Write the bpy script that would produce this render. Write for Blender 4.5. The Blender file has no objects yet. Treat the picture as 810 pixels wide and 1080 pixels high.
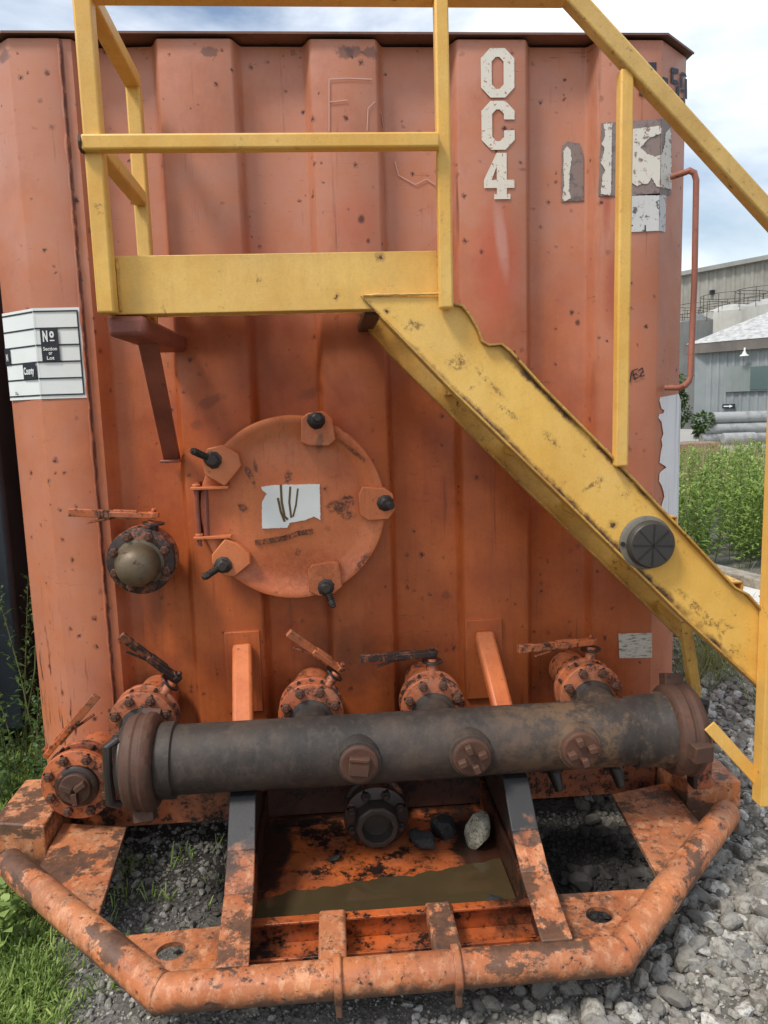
import bpy, bmesh, math, random
import numpy as np
from mathutils import Vector, Matrix, noise as mnoise
random.seed(7); rng = np.random.default_rng(7)
R = math.radians
S = bpy.context.scene
col = S.collection

# ------------------------------------------------------------------ camera
CAMPOS = Vector((0, -2.65, 1.55))
YAW, PITCH, ROLL, FPX = R(4), R(8), R(-1.75), 800.0
F_ = Vector((math.sin(YAW)*math.cos(PITCH), math.cos(YAW)*math.cos(PITCH), -math.sin(PITCH)))
R0 = Vector((math.cos(YAW), -math.sin(YAW), 0)); U0 = R0.cross(F_)
RT = R0*math.cos(ROLL) + U0*math.sin(ROLL); UP = -R0*math.sin(ROLL) + U0*math.cos(ROLL)
cd = bpy.data.cameras.new('camera'); cam = bpy.data.objects.new('camera', cd); col.objects.link(cam)
M = Matrix(((RT.x, UP.x, -F_.x), (RT.y, UP.y, -F_.y), (RT.z, UP.z, -F_.z))).to_4x4()
M.translation = CAMPOS; cam.matrix_world = M
cd.sensor_fit = 'VERTICAL'; cd.sensor_height = 36; cd.lens = 36*FPX/1080
cd.clip_start = .05; cd.clip_end = 3000
S.camera = cam

def at(px, py, Y=None, Z=None, X=None):
    """survey helper: point seen at a photo pixel on a known plane"""
    d = F_ + RT*((px-405)/FPX) + UP*((540-py)/FPX)
    t = (Y-CAMPOS.y)/d.y if Y is not None else ((Z-CAMPOS.z)/d.z if Z is not None else (X-CAMPOS.x)/d.x)
    return CAMPOS + d*t

# ------------------------------------------------------------------ light
SUN_EL, SUN_AZ = R(56), R(236)      # azimuth clockwise from +Y : behind-left of the camera
w = bpy.data.worlds.new('World'); S.world = w; w.use_nodes = True
nt = w.node_tree; nt.nodes.clear()
out = nt.nodes.new('ShaderNodeOutputWorld'); bg = nt.nodes.new('ShaderNodeBackground')
sky = nt.nodes.new('ShaderNodeTexSky'); sky.sky_type = 'NISHITA'; sky.sun_disc = False
sky.sun_elevation = SUN_EL; sky.sun_rotation = SUN_AZ; sky.air_density = 1.2; sky.dust_density = 2.5
tc = nt.nodes.new('ShaderNodeTexCoord'); mp = nt.nodes.new('ShaderNodeMapping'); mp.inputs['Scale'].default_value = (1, 1, 2.6)
nz = nt.nodes.new('ShaderNodeTexNoise'); nz.inputs['Scale'].default_value = 1.7; nz.inputs['Detail'].default_value = 7; nz.inputs['Roughness'].default_value = .55
nz.inputs['Distortion'].default_value = .3
rp = nt.nodes.new('ShaderNodeValToRGB'); rp.color_ramp.elements[0].position = .37; rp.color_ramp.elements[1].position = .64
mp.inputs['Location'].default_value = (.35, .9, .2)
nz2 = nt.nodes.new('ShaderNodeTexNoise'); nz2.inputs['Scale'].default_value = 3.4; nz2.inputs['Detail'].default_value = 6
rp2 = nt.nodes.new('ShaderNodeValToRGB')
rp2.color_ramp.elements[0].position = .35; rp2.color_ramp.elements[0].color = (5.4, 6.0, 6.6, 1)
rp2.color_ramp.elements[1].position = .62; rp2.color_ramp.elements[1].color = (9.6, 9.8, 10.0, 1)
mixs = nt.nodes.new('ShaderNodeMix'); mixs.data_type = 'RGBA'
L = nt.links.new
L(tc.outputs['Generated'], mp.inputs[0]); L(mp.outputs[0], nz.inputs[0]); L(mp.outputs[0], nz2.inputs[0])
L(nz.outputs[0], rp.inputs[0]); L(nz2.outputs[0], rp2.inputs[0])
L(rp.outputs[0], mixs.inputs[0]); L(sky.outputs[0], mixs.inputs[6]); L(rp2.outputs[0], mixs.inputs[7])
L(mixs.outputs[2], bg.inputs[0]); bg.inputs[1].default_value = .13; L(bg.outputs[0], out.inputs[0])
sd = bpy.data.lights.new('sun', 'SUN'); sd.energy = 2.3; sd.angle = R(11); sd.color = (1, .95, .88)
so = bpy.data.objects.new('sun', sd); col.objects.link(so)
sv = Vector((math.sin(SUN_AZ)*math.cos(SUN_EL), math.cos(SUN_AZ)*math.cos(SUN_EL), math.sin(SUN_EL)))
so.rotation_euler = sv.to_track_quat('Z', 'Y').to_euler(); so.location = (-3, -6, 8)
S.view_settings.view_transform = 'Standard'; S.view_settings.look = 'None'
S.view_settings.gamma = 1; S.view_settings.use_curve_mapping = False
S.view_settings.exposure = 0.32

# ------------------------------------------------------------------ material helpers
def lin(c):
    return tuple(((v/255)/12.92 if v/255 <= .04045 else ((v/255+.055)/1.055)**2.4) for v in c) + (1,)
class Mat:
    def __init__(s, name, rough=.6, metal=0, spec=.5):
        s.m = bpy.data.materials.new(name); s.m.use_nodes = True; s.nt = s.m.node_tree
        s.b = s.nt.nodes['Principled BSDF']; s.out = s.nt.nodes['Material Output']
        s.b.inputs['Roughness'].default_value = rough; s.b.inputs['Metallic'].default_value = metal
        s.b.inputs['Specular IOR Level'].default_value = spec
        s.tc = s.nt.nodes.new('ShaderNodeTexCoord')
    def n(s, t, **k):
        x = s.nt.nodes.new(t)
        for a, v in k.items(): setattr(x, a, v)
        return x
    def l(s, a, b): s.nt.links.new(a, b)
    def noise(s, scale, detail=6, rough=.6, stretch=(1, 1, 1), loc=(0, 0, 0), dist=0):
        mp = s.n('ShaderNodeMapping'); mp.inputs['Scale'].default_value = stretch; mp.inputs['Location'].default_value = loc
        s.l(s.tc.outputs['Object'], mp.inputs[0])
        x = s.n('ShaderNodeTexNoise'); x.inputs['Scale'].default_value = scale; x.inputs['Detail'].default_value = detail
        x.inputs['Roughness'].default_value = rough; x.inputs['Distortion'].default_value = dist
        s.l(mp.outputs[0], x.inputs[0]); return x.outputs[0]
    def ramp(s, v, a, b, inv=False):
        x = s.n('ShaderNodeMapRange'); x.inputs[1].default_value = a; x.inputs[2].default_value = b
        if inv: x.inputs[3].default_value = 1; x.inputs[4].default_value = 0
        s.l(v, x.inputs[0]); return x.outputs[0]
    def math(s, op, a, b=None, clamp=False):
        x = s.n('ShaderNodeMath', operation=op); x.use_clamp = clamp
        for i, v in enumerate((a, b)):
            if v is None: continue
            if isinstance(v, (int, float)): x.inputs[i].default_value = v
            else: s.l(v, x.inputs[i])
        return x.outputs[0]
    def mix(s, f, a, b):
        x = s.n('ShaderNodeMix', data_type='RGBA')
        for i, v in ((0, f), (6, a), (7, b)):
            if isinstance(v, (int, float)): x.inputs[i].default_value = v
            elif isinstance(v, tuple): x.inputs[i].default_value = v
            else: s.l(v, x.inputs[i])
        return x.outputs[2]
    def xyz(s):
        x = s.n('ShaderNodeSeparateXYZ'); s.l(s.tc.outputs['Object'], x.inputs[0]); return x.outputs
    def blob(s, cx, cz, rx, rz, ang=0, soft=.5, nv=None, na=.5, plane='xz'):
        """soft ellipse mask at a place on the surface (a stain with a shape of its own)"""
        o = s.xyz(); u = o[0]; v = o[2] if plane == 'xz' else o[1]
        du = s.math('SUBTRACT', u, cx); dv = s.math('SUBTRACT', v, cz); c, si = math.cos(ang), math.sin(ang)
        a = s.math('ADD', s.math('MULTIPLY', du, c/rx), s.math('MULTIPLY', dv, si/rx))
        b = s.math('ADD', s.math('MULTIPLY', du, -si/rz), s.math('MULTIPLY', dv, c/rz))
        d = s.math('SQRT', s.math('ADD', s.math('MULTIPLY', a, a), s.math('MULTIPLY', b, b)))
        if nv is not None: d = s.math('ADD', d, s.math('MULTIPLY', s.math('SUBTRACT', nv, .5), na*2))
        return s.ramp(d, 1-soft, 1+soft*.3, inv=True)
    def edge(s, radius=.008, a=.02, b=.12):
        bv = s.n('ShaderNodeBevel'); bv.samples = 4; bv.inputs[0].default_value = radius
        g = s.n('ShaderNodeNewGeometry'); d = s.n('ShaderNodeVectorMath', operation='DOT_PRODUCT')
        s.l(bv.outputs[0], d.inputs[0]); s.l(g.outputs['Normal'], d.inputs[1])
        return s.ramp(s.math('SUBTRACT', 1.0, d.outputs['Value']), a, b)
    def bump(s, h, strength=.3, dist=.002, prev=None):
        x = s.n('ShaderNodeBump'); x.inputs['Strength'].default_value = strength; x.inputs['Distance'].default_value = dist
        s.l(h, x.inputs['Height'])
        if prev is not None: s.l(prev, x.inputs['Normal'])
        return x.outputs[0]
    def fin(s, colr, bump=None, rough=None):
        if isinstance(colr, tuple): s.b.inputs['Base Color'].default_value = colr
        else: s.l(colr, s.b.inputs['Base Color'])
        if bump is not None: s.l(bump, s.b.inputs['Normal'])
        if rough is not None: s.l(rough, s.b.inputs['Roughness'])
        return s.m

RUST = lin((92, 50, 36)); DARK = lin((38, 32, 30))
def painted(name, base, dark=None, light=None, chip=.62, chipscale=40, speck=.70, rust=RUST, dirt=DARK, edge=True, bigchip=None, rough=.55, streak=.25, extra=None, edgerad=.006, speckcell=16, specksize=.012, speckamt=.55, low=None, scuff=None, dust=0, post=None, grain=.30, pit=0):
    m = Mat(name, rough)
    dark = dark or tuple(v*.72 for v in base[:3])+(1,); light = light or tuple(min(1, v*1.25) for v in base[:3])+(1,)
    c = m.mix(m.ramp(m.noise(5, 5), .35, .68), dark, base)
    c = m.mix(m.math('MULTIPLY', m.ramp(m.noise(2.3, 8, .65, loc=(3, 1, 7)), .45, .75), .7), c, light)
    st = m.ramp(m.noise(9, 6, .7, stretch=(4, 4, .35)), .5, .8)
    c = m.mix(m.math('MULTIPLY', st, streak), c, tuple(v*.45 for v in base[:3])+(1,))
    fine = m.ramp(m.noise(220, 3, .6), .3, .75)
    c = m.mix(m.math('MULTIPLY', fine, .10), c, dirt)
    gr = m.ramp(m.noise(95, 5, .8, loc=(4, 9, 1)), .50, .72); c = m.mix(m.math('MULTIPLY', gr, grain), c, tuple(v*.38 for v in base[:3])+(1,))
    if extra: c = extra(m, c)
    n1 = m.noise(chipscale, 12, .78, loc=(5, 2, 9), dist=.2); ch = m.ramp(n1, chip, chip+.012)
    mask = ch; halo = m.ramp(n1, chip-.07, chip+.01)
    vo = m.n('ShaderNodeTexVoronoi'); vo.inputs['Scale'].default_value = speckcell; wv = m.n('ShaderNodeVectorMath', operation='ADD')
    nvv = m.n('ShaderNodeTexNoise'); nvv.inputs['Scale'].default_value = 90; nvv.inputs['Detail'].default_value = 3; m.l(m.tc.outputs['Object'], nvv.inputs[0])
    sc_ = m.n('ShaderNodeVectorMath', operation='SCALE'); sc_.inputs['Scale'].default_value = .020; m.l(nvv.outputs['Color'], sc_.inputs[0])
    m.l(m.tc.outputs['Object'], wv.inputs[0]); m.l(sc_.outputs[0], wv.inputs[1]); m.l(wv.outputs[0], vo.inputs[0])
    sepc = m.n('ShaderNodeSeparateColor'); m.l(vo.outputs['Color'], sepc.inputs[0])
    radv = m.math('MULTIPLY', m.math('POWER', sepc.outputs[0], 5.0), specksize*speckcell)
    on = m.math('MULTIPLY', m.ramp(sepc.outputs[1], speckamt, speckamt-.02), m.ramp(m.noise(3.1, 4, .6, loc=(6, 6, 2)), .42, .50))
    spv = m.math('MULTIPLY', m.ramp(m.math('SUBTRACT', vo.outputs['Distance'], radv), .0, -.03), on)
    mask = m.math('MAXIMUM', mask, spv)
    sh_ = m.math('MULTIPLY', m.ramp(m.math('SUBTRACT', vo.outputs['Distance'], m.math('MULTIPLY', radv, 1.9)), .02, -.09), on); halo = m.math('MAXIMUM', halo, m.math('MULTIPLY', sh_, .8))
    if bigchip:
        n3 = m.noise(bigchip[0], 14, .80, loc=(2, 4, 6), dist=.15)
        if low: n3 = m.math('ADD', n3, m.math('MULTIPLY', m.ramp(m.xyz()[2], low[0], low[1]), low[2]))
        mask = m.math('MAXIMUM', mask, m.ramp(n3, bigchip[1], bigchip[1]+.02)); halo = m.math('MAXIMUM', halo, m.ramp(n3, bigchip[1]-.05, bigchip[1]+.02))
    if edge:
        e = m.math('MULTIPLY', m.edge(edgerad), m.ramp(m.noise(34, 8, .75, loc=(7, 7, 1)), .40, .50)); mask = m.math('MAXIMUM', mask, e)
    if scuff:
        sn = m.noise(22, 10, .75, stretch=(1.6, 1, 1), loc=(6, 3, 8)); c = m.mix(m.math('MULTIPLY', m.ramp(sn, .50, .60), scuff[1]), c, scuff[0])
    if dust: c = m.mix(m.math('MULTIPLY', m.ramp(m.noise(6, 9, .7, loc=(11, 3, 2)), .40, .68), dust), c, lin((118, 96, 80)))
    c = m.mix(m.math('MULTIPLY', halo, .45), c, tuple(v*.5 for v in rust[:3])+(1,))
    rc = m.mix(m.ramp(m.noise(60, 5), .35, .65), rust, dirt)
    c = m.mix(mask, c, rc)
    if post: c = post(m, c)
    h = m.math('SUBTRACT', m.math('MULTIPLY', m.noise(14, 4), .6), m.math('MULTIPLY', mask if bigchip else ch, .25))
    bp = m.bump(h, .35, .004); bp = m.bump(m.noise(130, 5, .7), .16+pit, .0015, bp)
    rr = m.ramp(m.math('ADD', m.math('MULTIPLY', mask, .3), m.math('MULTIPLY', m.noise(11, 5), .4)), 0, .8)
    rr = m.math('ADD', m.math('MULTIPLY', rr, .35), rough-.1)
    return m.fin(c, bp, rr)

OR_SAT = lin((190, 98, 45)); OR_PALE = lin((188, 134, 114)); OR_LIGHT = lin((214, 118, 78))
def wall_extra(m, c):
    o = m.xyz()
    # chalked paint at both corners; up high the pale colour also paints in lens haze, with a ragged limit
    nn = m.noise(3.2, 6, .6, loc=(4, 4, 4))
    hi = m.ramp(m.math('ADD', o[2], m.math('MULTIPLY', m.math('SUBTRACT', nn, .5), .7)), 1.55, 2.15)
    le = m.ramp(m.math('ADD', o[0], m.math('MULTIPLY', m.math('SUBTRACT', nn, .5), .25)), -.66, -.9)
    ri = m.ramp(m.math('ADD', m.math('ADD', o[0], m.math('MULTIPLY', o[2], .35)), m.math('MULTIPLY', m.math('SUBTRACT', nn, .5), .25)), 1.25, 1.62)
    f = m.math('MAXIMUM', hi, m.math('MULTIPLY', m.math('MAXIMUM', le, ri), .75))
    pale = m.mix(m.ramp(m.noise(7, 7, .65, loc=(9, 1, 2)), .3, .7), OR_PALE, lin((190, 120, 86)))
    c = m.mix(m.math('MULTIPLY', f, .88), c, pale)
    nv = m.noise(22, 10, .75, loc=(2, 9, 5))
    def sp(cx, cz, rx, rz, colr, k, ang=0, soft=.5, na=.4):
        nonlocal c
        c = m.mix(m.math('MULTIPLY', m.blob(cx, cz, rx, rz, ang, soft, nv, na), k), c, colr)
    sp(.600, 2.02, .09, .21, lin((190, 92, 62)), .75)            # darker tongue of newer paint under the 4
    sp(.615, 2.10, .022, .14, lin((200, 150, 136)), .7, .12)
    sp(.30, 1.90, .05, .08, lin((196, 92, 60)), .5)
    sp(.12, 2.17, .09, .10, lin((190, 96, 66)), .4)
    sp(-.25, 2.05, .10, .12, lin((196, 100, 70)), .4)
    sp(1.02, 1.93, .05, .18, lin((150, 58, 40)), .55)
    sp(.98, 2.26, .018, .16, lin((150, 50, 36)), .5)
    for cx, cz in ((-.02, .60), (.02, .66), (.31, .55), (-.64, .55), (.86, .55)):   # oily grime round the valve necks
        sp(cx, cz, .16, .15, lin((60, 36, 26)), .55, 0, .8, .5)
    sp(-.645, .86, .035, .16, lin((72, 40, 28)), .6, 0, .7)
    sp(-.02, .86, .035, .10, lin((120, 52, 30)), .6)
    for cx, cz, rx in ((-.40, 1.58, .05), (-.06, 1.60, .04), (-.45, 1.50, .02), (.41, .85, .02)):
        sp(cx, cz, rx, .02, lin((96, 50, 36)), .45, .3, .35, 1.6)
    for cx, cz, rx in ((.14, 2.17, .012), (.16, 2.10, .008), (-.33, 2.40, .012), (.43, 2.12, .009), (.90, 1.82, .010), (-.02, 2.25, .006)):
        sp(cx, cz, rx, rx*1.3, lin((70, 34, 30)), .85, 0, .5, .9)
    sn = m.math('ABSOLUTE', m.math('SUBTRACT', o[0], -.7955))
    seam = m.math('MULTIPLY', m.ramp(sn, .007, .003), m.ramp(m.noise(30, 6, .7, stretch=(1, 1, .6)), .36, .5))
    c = m.mix(m.math('MULTIPLY', seam, .8), c, lin((92, 44, 34)))
    for xe in (-.513, -.245, -.025, .220, .456, .718, .945):     # paint worn thin and grimy along the pressed bends
        dn = m.math('ABSOLUTE', m.math('SUBTRACT', o[0], xe))
        fz = m.math('MULTIPLY', m.ramp(dn, .020, .004), m.ramp(m.noise(13, 8, .7, stretch=(1.5, 1, .22), loc=(xe*9, 1, 3)), .42, .66))
        c = m.mix(m.math('MULTIPLY', fz, .38), c, lin((104, 56, 38)))
    mo = m.ramp(m.noise(3.6, 10, .72, loc=(5, 8, 8), stretch=(1.2, 1, .8)), .52, .66)
    c = m.mix(m.math('MULTIPLY', mo, .30), c, lin((150, 76, 48)))
    sc2 = m.ramp(m.noise(42, 9, .75, stretch=(2.2, 1, .7), loc=(1, 1, 6)), .62, .70)
    c = m.mix(m.math('MULTIPLY', sc2, .28), c, lin((214, 150, 112)))
    run = m.ramp(m.noise(34, 5, .65, stretch=(1, 1, .035), loc=(5, 5, 5)), .60, .70); rg = m.ramp(m.noise(2.6, 5, .6, loc=(1, 2, 9)), .45, .60)
    c = m.mix(m.math('MULTIPLY', m.math('MULTIPLY', run, rg), .7), c, lin((96, 44, 28)))
    scr = m.ramp(m.noise(12, 9, .8, stretch=(.4, 1, 4), loc=(3, 3, 1)), .62, .65)
    c = m.mix(m.math('MULTIPLY', scr, .5), c, lin((92, 46, 34)))
    # dark scuffs scratched along the very top of the corrugations
    for cx in (.10, .14, .18, -.33, -.98):
        sp(cx, 2.69, .03, .018, lin((66, 50, 50)), .6, 0, .3, 1.9)
    # drips on the left corner
    ds = m.math('MULTIPLY', m.ramp(m.noise(46, 4, .6, stretch=(1, 1, .12)), .60, .66), m.math('MULTIPLY', m.ramp(o[2], 1.0, .6), m.ramp(o[0], -.86, -.93)))
    c = m.mix(ds, c, lin((92, 44, 32)))
    dd = m.math('MULTIPLY', m.ramp(m.noise(52, 4, .6, stretch=(1, 1, .10), loc=(3, 3, 3)), .62, .70), m.ramp(o[2], 1.0, .5))
    c = m.mix(m.math('MULTIPLY', dd, .5), c, lin((84, 40, 28)))
    return c
def sill_dark(m, c):  # darkens the middle of the sill, with ragged ends
    o = m.xyz(); nn = m.noise(9, 10, .75, loc=(2, 2, 2)); d = m.math('ABSOLUTE', m.math('SUBTRACT', o[0], .10))
    f = m.ramp(m.math('ADD', d, m.math('MULTIPLY', m.math('SUBTRACT', nn, .5), .5)), .62, .40)
    return m.mix(m.math('MULTIPLY', f, .85), c, lin((36, 29, 26)))
def pan_oil(m, c):
    o = m.xyz(); nn = m.noise(9, 12, .78, loc=(2, 5, 2))
    a = m.blob(-.26, -.30, .09, .26, 0, .25, nn, .9, 'xy'); b = m.blob(.12, .02, .60, .18, 0, .25, nn, .9, 'xy'); d = m.blob(.45, -.42, .10, .40, 0, .25, nn, .9, 'xy')
    return m.mix(m.math('MULTIPLY', m.math('MAXIMUM', m.math('MAXIMUM', a, b), d), .92), c, lin((30, 25, 22)))
MW = painted('orange_wall_paint', OR_SAT, lin((160, 74, 33)), lin((204, 114, 60)), chip=.69, chipscale=24, speck=.735, extra=wall_extra, edge=False, rough=.5, streak=.42, rust=lin((96, 46, 36)), dirt=lin((66, 38, 34)), speckcell=36, specksize=.0070, speckamt=.72, grain=.30)
def hatch_wear(m, c):
    nv = m.noise(30, 10, .78, loc=(2, 9, 5)); nf = m.noise(60, 8, .75, loc=(4, 1, 5))
    fq = m.ramp(m.noise(70, 12, .8, loc=(1, 1, 1)), .42, .52)
    def sp(cx, cz, rx, rz, colr, k, ang=0, soft=.35, na=1.5):
        nonlocal c
        c = m.mix(m.math('MULTIPLY', m.math('MULTIPLY', m.blob(cx, cz, rx*1.3, rz*1.3, ang, soft, nv, na), fq), min(1, k*1.2)), c, colr)
    dk = lin((70, 38, 28))
    for cx, cz, rx, rz, an in ((.03, 1.215, .035, .022, .3), (.06, 1.18, .02, .012, 0), (-.27, 1.33, .008, .03, .4), (-.25, 1.36, .006, .02, .2), (-.03, 1.43, .010, .028, -.2), (.08, 1.40, .05, .007, -.7),
                               (-.14, 1.32, .012, .02, 0), (.10, 1.02, .012, .03, -.8), (-.12, 1.06, .008, .012, 0), (.06, 1.24, .015, .006, 0), (-.30, 1.22, .010, .016, .8)):
        sp(cx, cz, rx, rz, dk, .75, an)
    sp(-.13, 1.42, .18, .07, lin((176, 122, 92)), .35, 0, .6, 1.0)
    sp(-.10, .98, .20, .07, lin((150, 74, 44)), .45, 0, .6, 1.0)
    g = m.ramp(m.noise(28, 6, .7, stretch=(1, 1, .06), loc=(8, 8, 8)), .58, .68)
    return m.mix(m.math('MULTIPLY', g, .35), c, lin((130, 62, 40)))
MH = painted('orange_hatch_paint', lin((208, 118, 68)), lin((186, 94, 50)), lin((216, 138, 94)), post=hatch_wear, chip=.65, chipscale=26, speck=.74, rough=.5, edge=False)
MO = painted('orange_steel_paint', lin((202, 108, 66)), lin((172, 84, 48)), lin((220, 140, 98)), chip=.57, chipscale=30, speck=.67, rough=.5, dust=.6, bigchip=(7, .55), edge=False, rust=lin((60, 38, 30)), dirt=lin((30, 26, 24)), post=sill_dark)
def skid_wear_dark_low(m, c):
    """broad scraped-bare and oil-blackened patches, long in the direction of the tube"""
    n1 = m.noise(3.4, 14, .74, stretch=(1, 1, 2.2), loc=(7, 2, 4)); a = m.ramp(n1, .52, .545); fl = m.ramp(m.noise(19, 14, .8, loc=(3, 8, 1)), .555, .575); a = m.math('MAXIMUM', a, m.math('MULTIPLY', fl, m.ramp(n1, .38, .50)))
    z = m.xyz()[2]; n2 = m.noise(13, 12, .78, loc=(1, 2, 2)); b = m.ramp(m.math('ADD', z, m.math('MULTIPLY', m.math('SUBTRACT', n2, .5), .16)), .172, .150)  # darker towards the bottom, with a ragged limit
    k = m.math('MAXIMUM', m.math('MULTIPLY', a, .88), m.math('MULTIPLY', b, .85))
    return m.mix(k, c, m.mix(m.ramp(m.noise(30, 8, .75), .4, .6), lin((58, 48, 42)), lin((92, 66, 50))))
MS = painted('scuffed_skid_paint', lin((204, 122, 70)), lin((168, 90, 48)), lin((220, 154, 108)), chip=.605, chipscale=34, rough=.62, post=skid_wear_dark_low,
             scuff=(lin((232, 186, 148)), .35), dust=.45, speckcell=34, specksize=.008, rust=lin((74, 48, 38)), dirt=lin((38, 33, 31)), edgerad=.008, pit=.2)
MP = painted('oily_pan_paint', lin((204, 100, 46)), lin((140, 66, 32)), lin((214, 118, 62)), chip=.58, chipscale=18, rough=.32, bigchip=(5, .55), dust=.4,
             rust=lin((48, 28, 20)), dirt=lin((20, 17, 15)), edge=False, post=pan_oil)
MR = painted('faded_red_paint', lin((150, 84, 66)), lin((112, 58, 46)), None, chip=.64, chipscale=40, speck=.7, edge=False)
MV = painted('grimy_valve_paint', lin((210, 110, 58)), lin((164, 80, 42)), lin((222, 136, 86)), chip=.585, chipscale=34, rough=.5, bigchip=(12, .545), dust=.6, rust=lin((70, 42, 32)), dirt=lin((34, 30, 28)), edgerad=.004, edge=False)
MVG = painted('greasy_valve_paint', lin((170, 92, 54)), lin((120, 64, 40)), lin((190, 112, 74)), chip=.50, chipscale=20, rough=.42, bigchip=(9, .475), dust=.5, rust=lin((62, 42, 34)), dirt=lin((34, 30, 28)), edge=False, pit=.3)
MVB = painted('oil_black_valve_paint', lin((46, 40, 36)), lin((26, 24, 22)), lin((66, 56, 48)), chip=.62, chipscale=30, speck=.7, rough=.4, bigchip=(12, .60), rust=lin((170, 76, 40)), dirt=lin((110, 56, 34)), edge=False)
MY = painted('yellow_safety_paint', lin((236, 188, 94)), lin((222, 166, 72)), lin((240, 202, 124)), chip=.66, chipscale=24, rough=.5, streak=.2, rust=lin((104, 66, 44)), dirt=lin((50, 40, 34)), edgerad=.004, speckcell=18, specksize=.010, speckamt=.5, dust=.12, grain=.14, scuff=(lin((206, 160, 84)), .22))
def str_wear(m, c):
    o = m.xyz(); nn = m.noise(22, 12, .78, loc=(3, 1, 1)); nl = m.noise(4, 4, .6, loc=(9, 1, 4))
    d = m.math('ADD', m.math('MULTIPLY', o[0], .703), m.math('MULTIPLY', o[2], .711))       # across the stringer
    lo = m.math('SUBTRACT', d, 1.360); up = m.math('SUBTRACT', 1.541, d)
    a = m.ramp(m.math('ADD', lo, m.math('MULTIPLY', m.math('SUBTRACT', nn, .5), .05)), .026, .012); a = m.math('MULTIPLY', a, m.ramp(nl, .42, .50))
    b = m.ramp(m.math('ADD', up, m.math('MULTIPLY', m.math('SUBTRACT', nn, .5), .04)), .014, .004); b = m.math('MULTIPLY', b, m.math('MULTIPLY', m.ramp(nl, .60, .48), m.ramp(o[0], .45, .55)))
    k = m.math('MAXIMUM', a, b); fnz = m.noise(48, 12, .8, stretch=(1, 1, 1), loc=(2, 2, 9))
    for cx, cz, rx, rz, an in ((1.06, .93, .08, .010, -.75), (1.12, .88, .05, .007, -.2), (.45, 1.60, .05, .006, -.8), (.36, 1.66, .02, .02, 0), (.50, 1.52, .03, .008, -.7), (.62, 1.44, .03, .012, -.8), (.24, 1.76, .025, .012, 0), (.74, 1.31, .03, .006, .5), (1.17, .80, .02, .02, 0), (1.13, .86, .012, .03, 0)):
        k = m.math('MAXIMUM', k, m.math('MULTIPLY', m.blob(cx, cz, rx*1.3, rz*1.2, an, .5, nn, 1.5), m.math('MULTIPLY', m.ramp(fnz, .47, .55), .75)))
    c = m.mix(m.math('MULTIPLY', m.ramp(m.noise(7, 10, .75, loc=(2, 2, 7)), .54, .64), .35), c, lin((206, 156, 70)))
    return m.mix(k, c, m.mix(m.ramp(m.noise(50, 6), .4, .6), lin((112, 66, 36)), lin((48, 38, 30))))
MYS = painted('yellow_stringer_paint', lin((238, 190, 94)), lin((222, 168, 72)), lin((242, 204, 126)), post=str_wear, chip=.655, chipscale=24, rough=.5, streak=.15, rust=lin((104, 66, 44)), dirt=lin((50, 40, 34)), speckcell=16, specksize=.010, speckamt=.45, grain=.12)
MYD = painted('chipped_yellow_paint', lin((226, 180, 86)), lin((204, 152, 62)), lin((236, 198, 116)), chip=.61, chipscale=26, speck=.66, rough=.55, bigchip=(9, .63), dust=.3, rust=lin((116, 66, 40)), dirt=lin((50, 38, 32)))
MB_ = painted('rusty_brown_iron', lin((80, 52, 38)), lin((54, 38, 31)), lin((108, 70, 50)), chip=.60, chipscale=40, dust=.15, rough=.7, pit=.5, grain=.5, bigchip=(8, .56), rust=lin((122, 70, 46)), dirt=lin((44, 38, 36)), edge=False)
MBK = painted('black_iron', lin((50, 44, 40)), lin((32, 29, 28)), lin((78, 66, 56)), chip=.66, chipscale=40, speck=.72, rough=.45, rust=lin((90, 60, 44)), dirt=lin((24, 22, 22)), edge=False)
def man_extra(m, c):
    o = m.xyz(); nn = m.noise(5, 12, .78, loc=(8, 2, 2))
    f = m.math('MULTIPLY', m.ramp(nn, .50, .58), m.ramp(o[0], .25, .75))
    c = m.mix(m.math('MULTIPLY', f, .8), c, lin((116, 88, 60)))
    f2 = m.ramp(m.noise(3.5, 6, .7, stretch=(1, 1, 1), loc=(1, 7, 2)), .5, .72)
    return m.mix(m.math('MULTIPLY', f2, .45), c, lin((96, 78, 66)))
MM = painted('oily_manifold_steel', lin((42, 38, 35)), lin((30, 28, 27)), lin((58, 51, 46)), chip=.66, chipscale=30, rough=.68, dust=.16, grain=.5, pit=.35, scuff=(lin((88, 76, 66)), .3), rust=lin((112, 78, 56)), dirt=lin((40, 36, 34)), extra=man_extra, edge=False, streak=.1)
MBR = painted('tarnished_brass', lin((112, 100, 76)), lin((80, 68, 50)), lin((136, 124, 98)), chip=.60, chipscale=24, rough=.5, edge=False, pit=.4, dust=.4)
MBR.node_tree.nodes['Principled BSDF'].inputs['Metallic'].default_value = .3

def paper(name, base, stain, a=.55, b=.7, sc=20, st=(1, 1, 1), rough=.6):
    m = Mat(name, rough)
    c = m.mix(m.math('MULTIPLY', m.ramp(m.noise(6, 5), .4, .7), .4), base, tuple(v*.8 for v in base[:3])+(1,))
    c = m.mix(m.ramp(m.noise(sc, 8, .7, stretch=st), a, b), c, stain)
    return m.fin(c, m.bump(m.noise(60, 3), .1, .001))
MWH = paper('white_vinyl', lin((228, 230, 226)), lin((170, 150, 132)), .66, .72, 30)
MWP = paper('flaking_white_paint', lin((218, 212, 200)), lin((140, 116, 104)), .57, .60, 46, rough=.6)
MSTEN = paper('stencil_white_paint', lin((224, 218, 204)), lin((176, 118, 96)), .585, .62, 75)
MGREY = paper('grey_adhesive_residue', lin((140, 122, 116)), lin((106, 96, 94)), .5, .62, 30)
MINK = Mat('black_ink', .5).fin(lin((30, 34, 42)))
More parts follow.
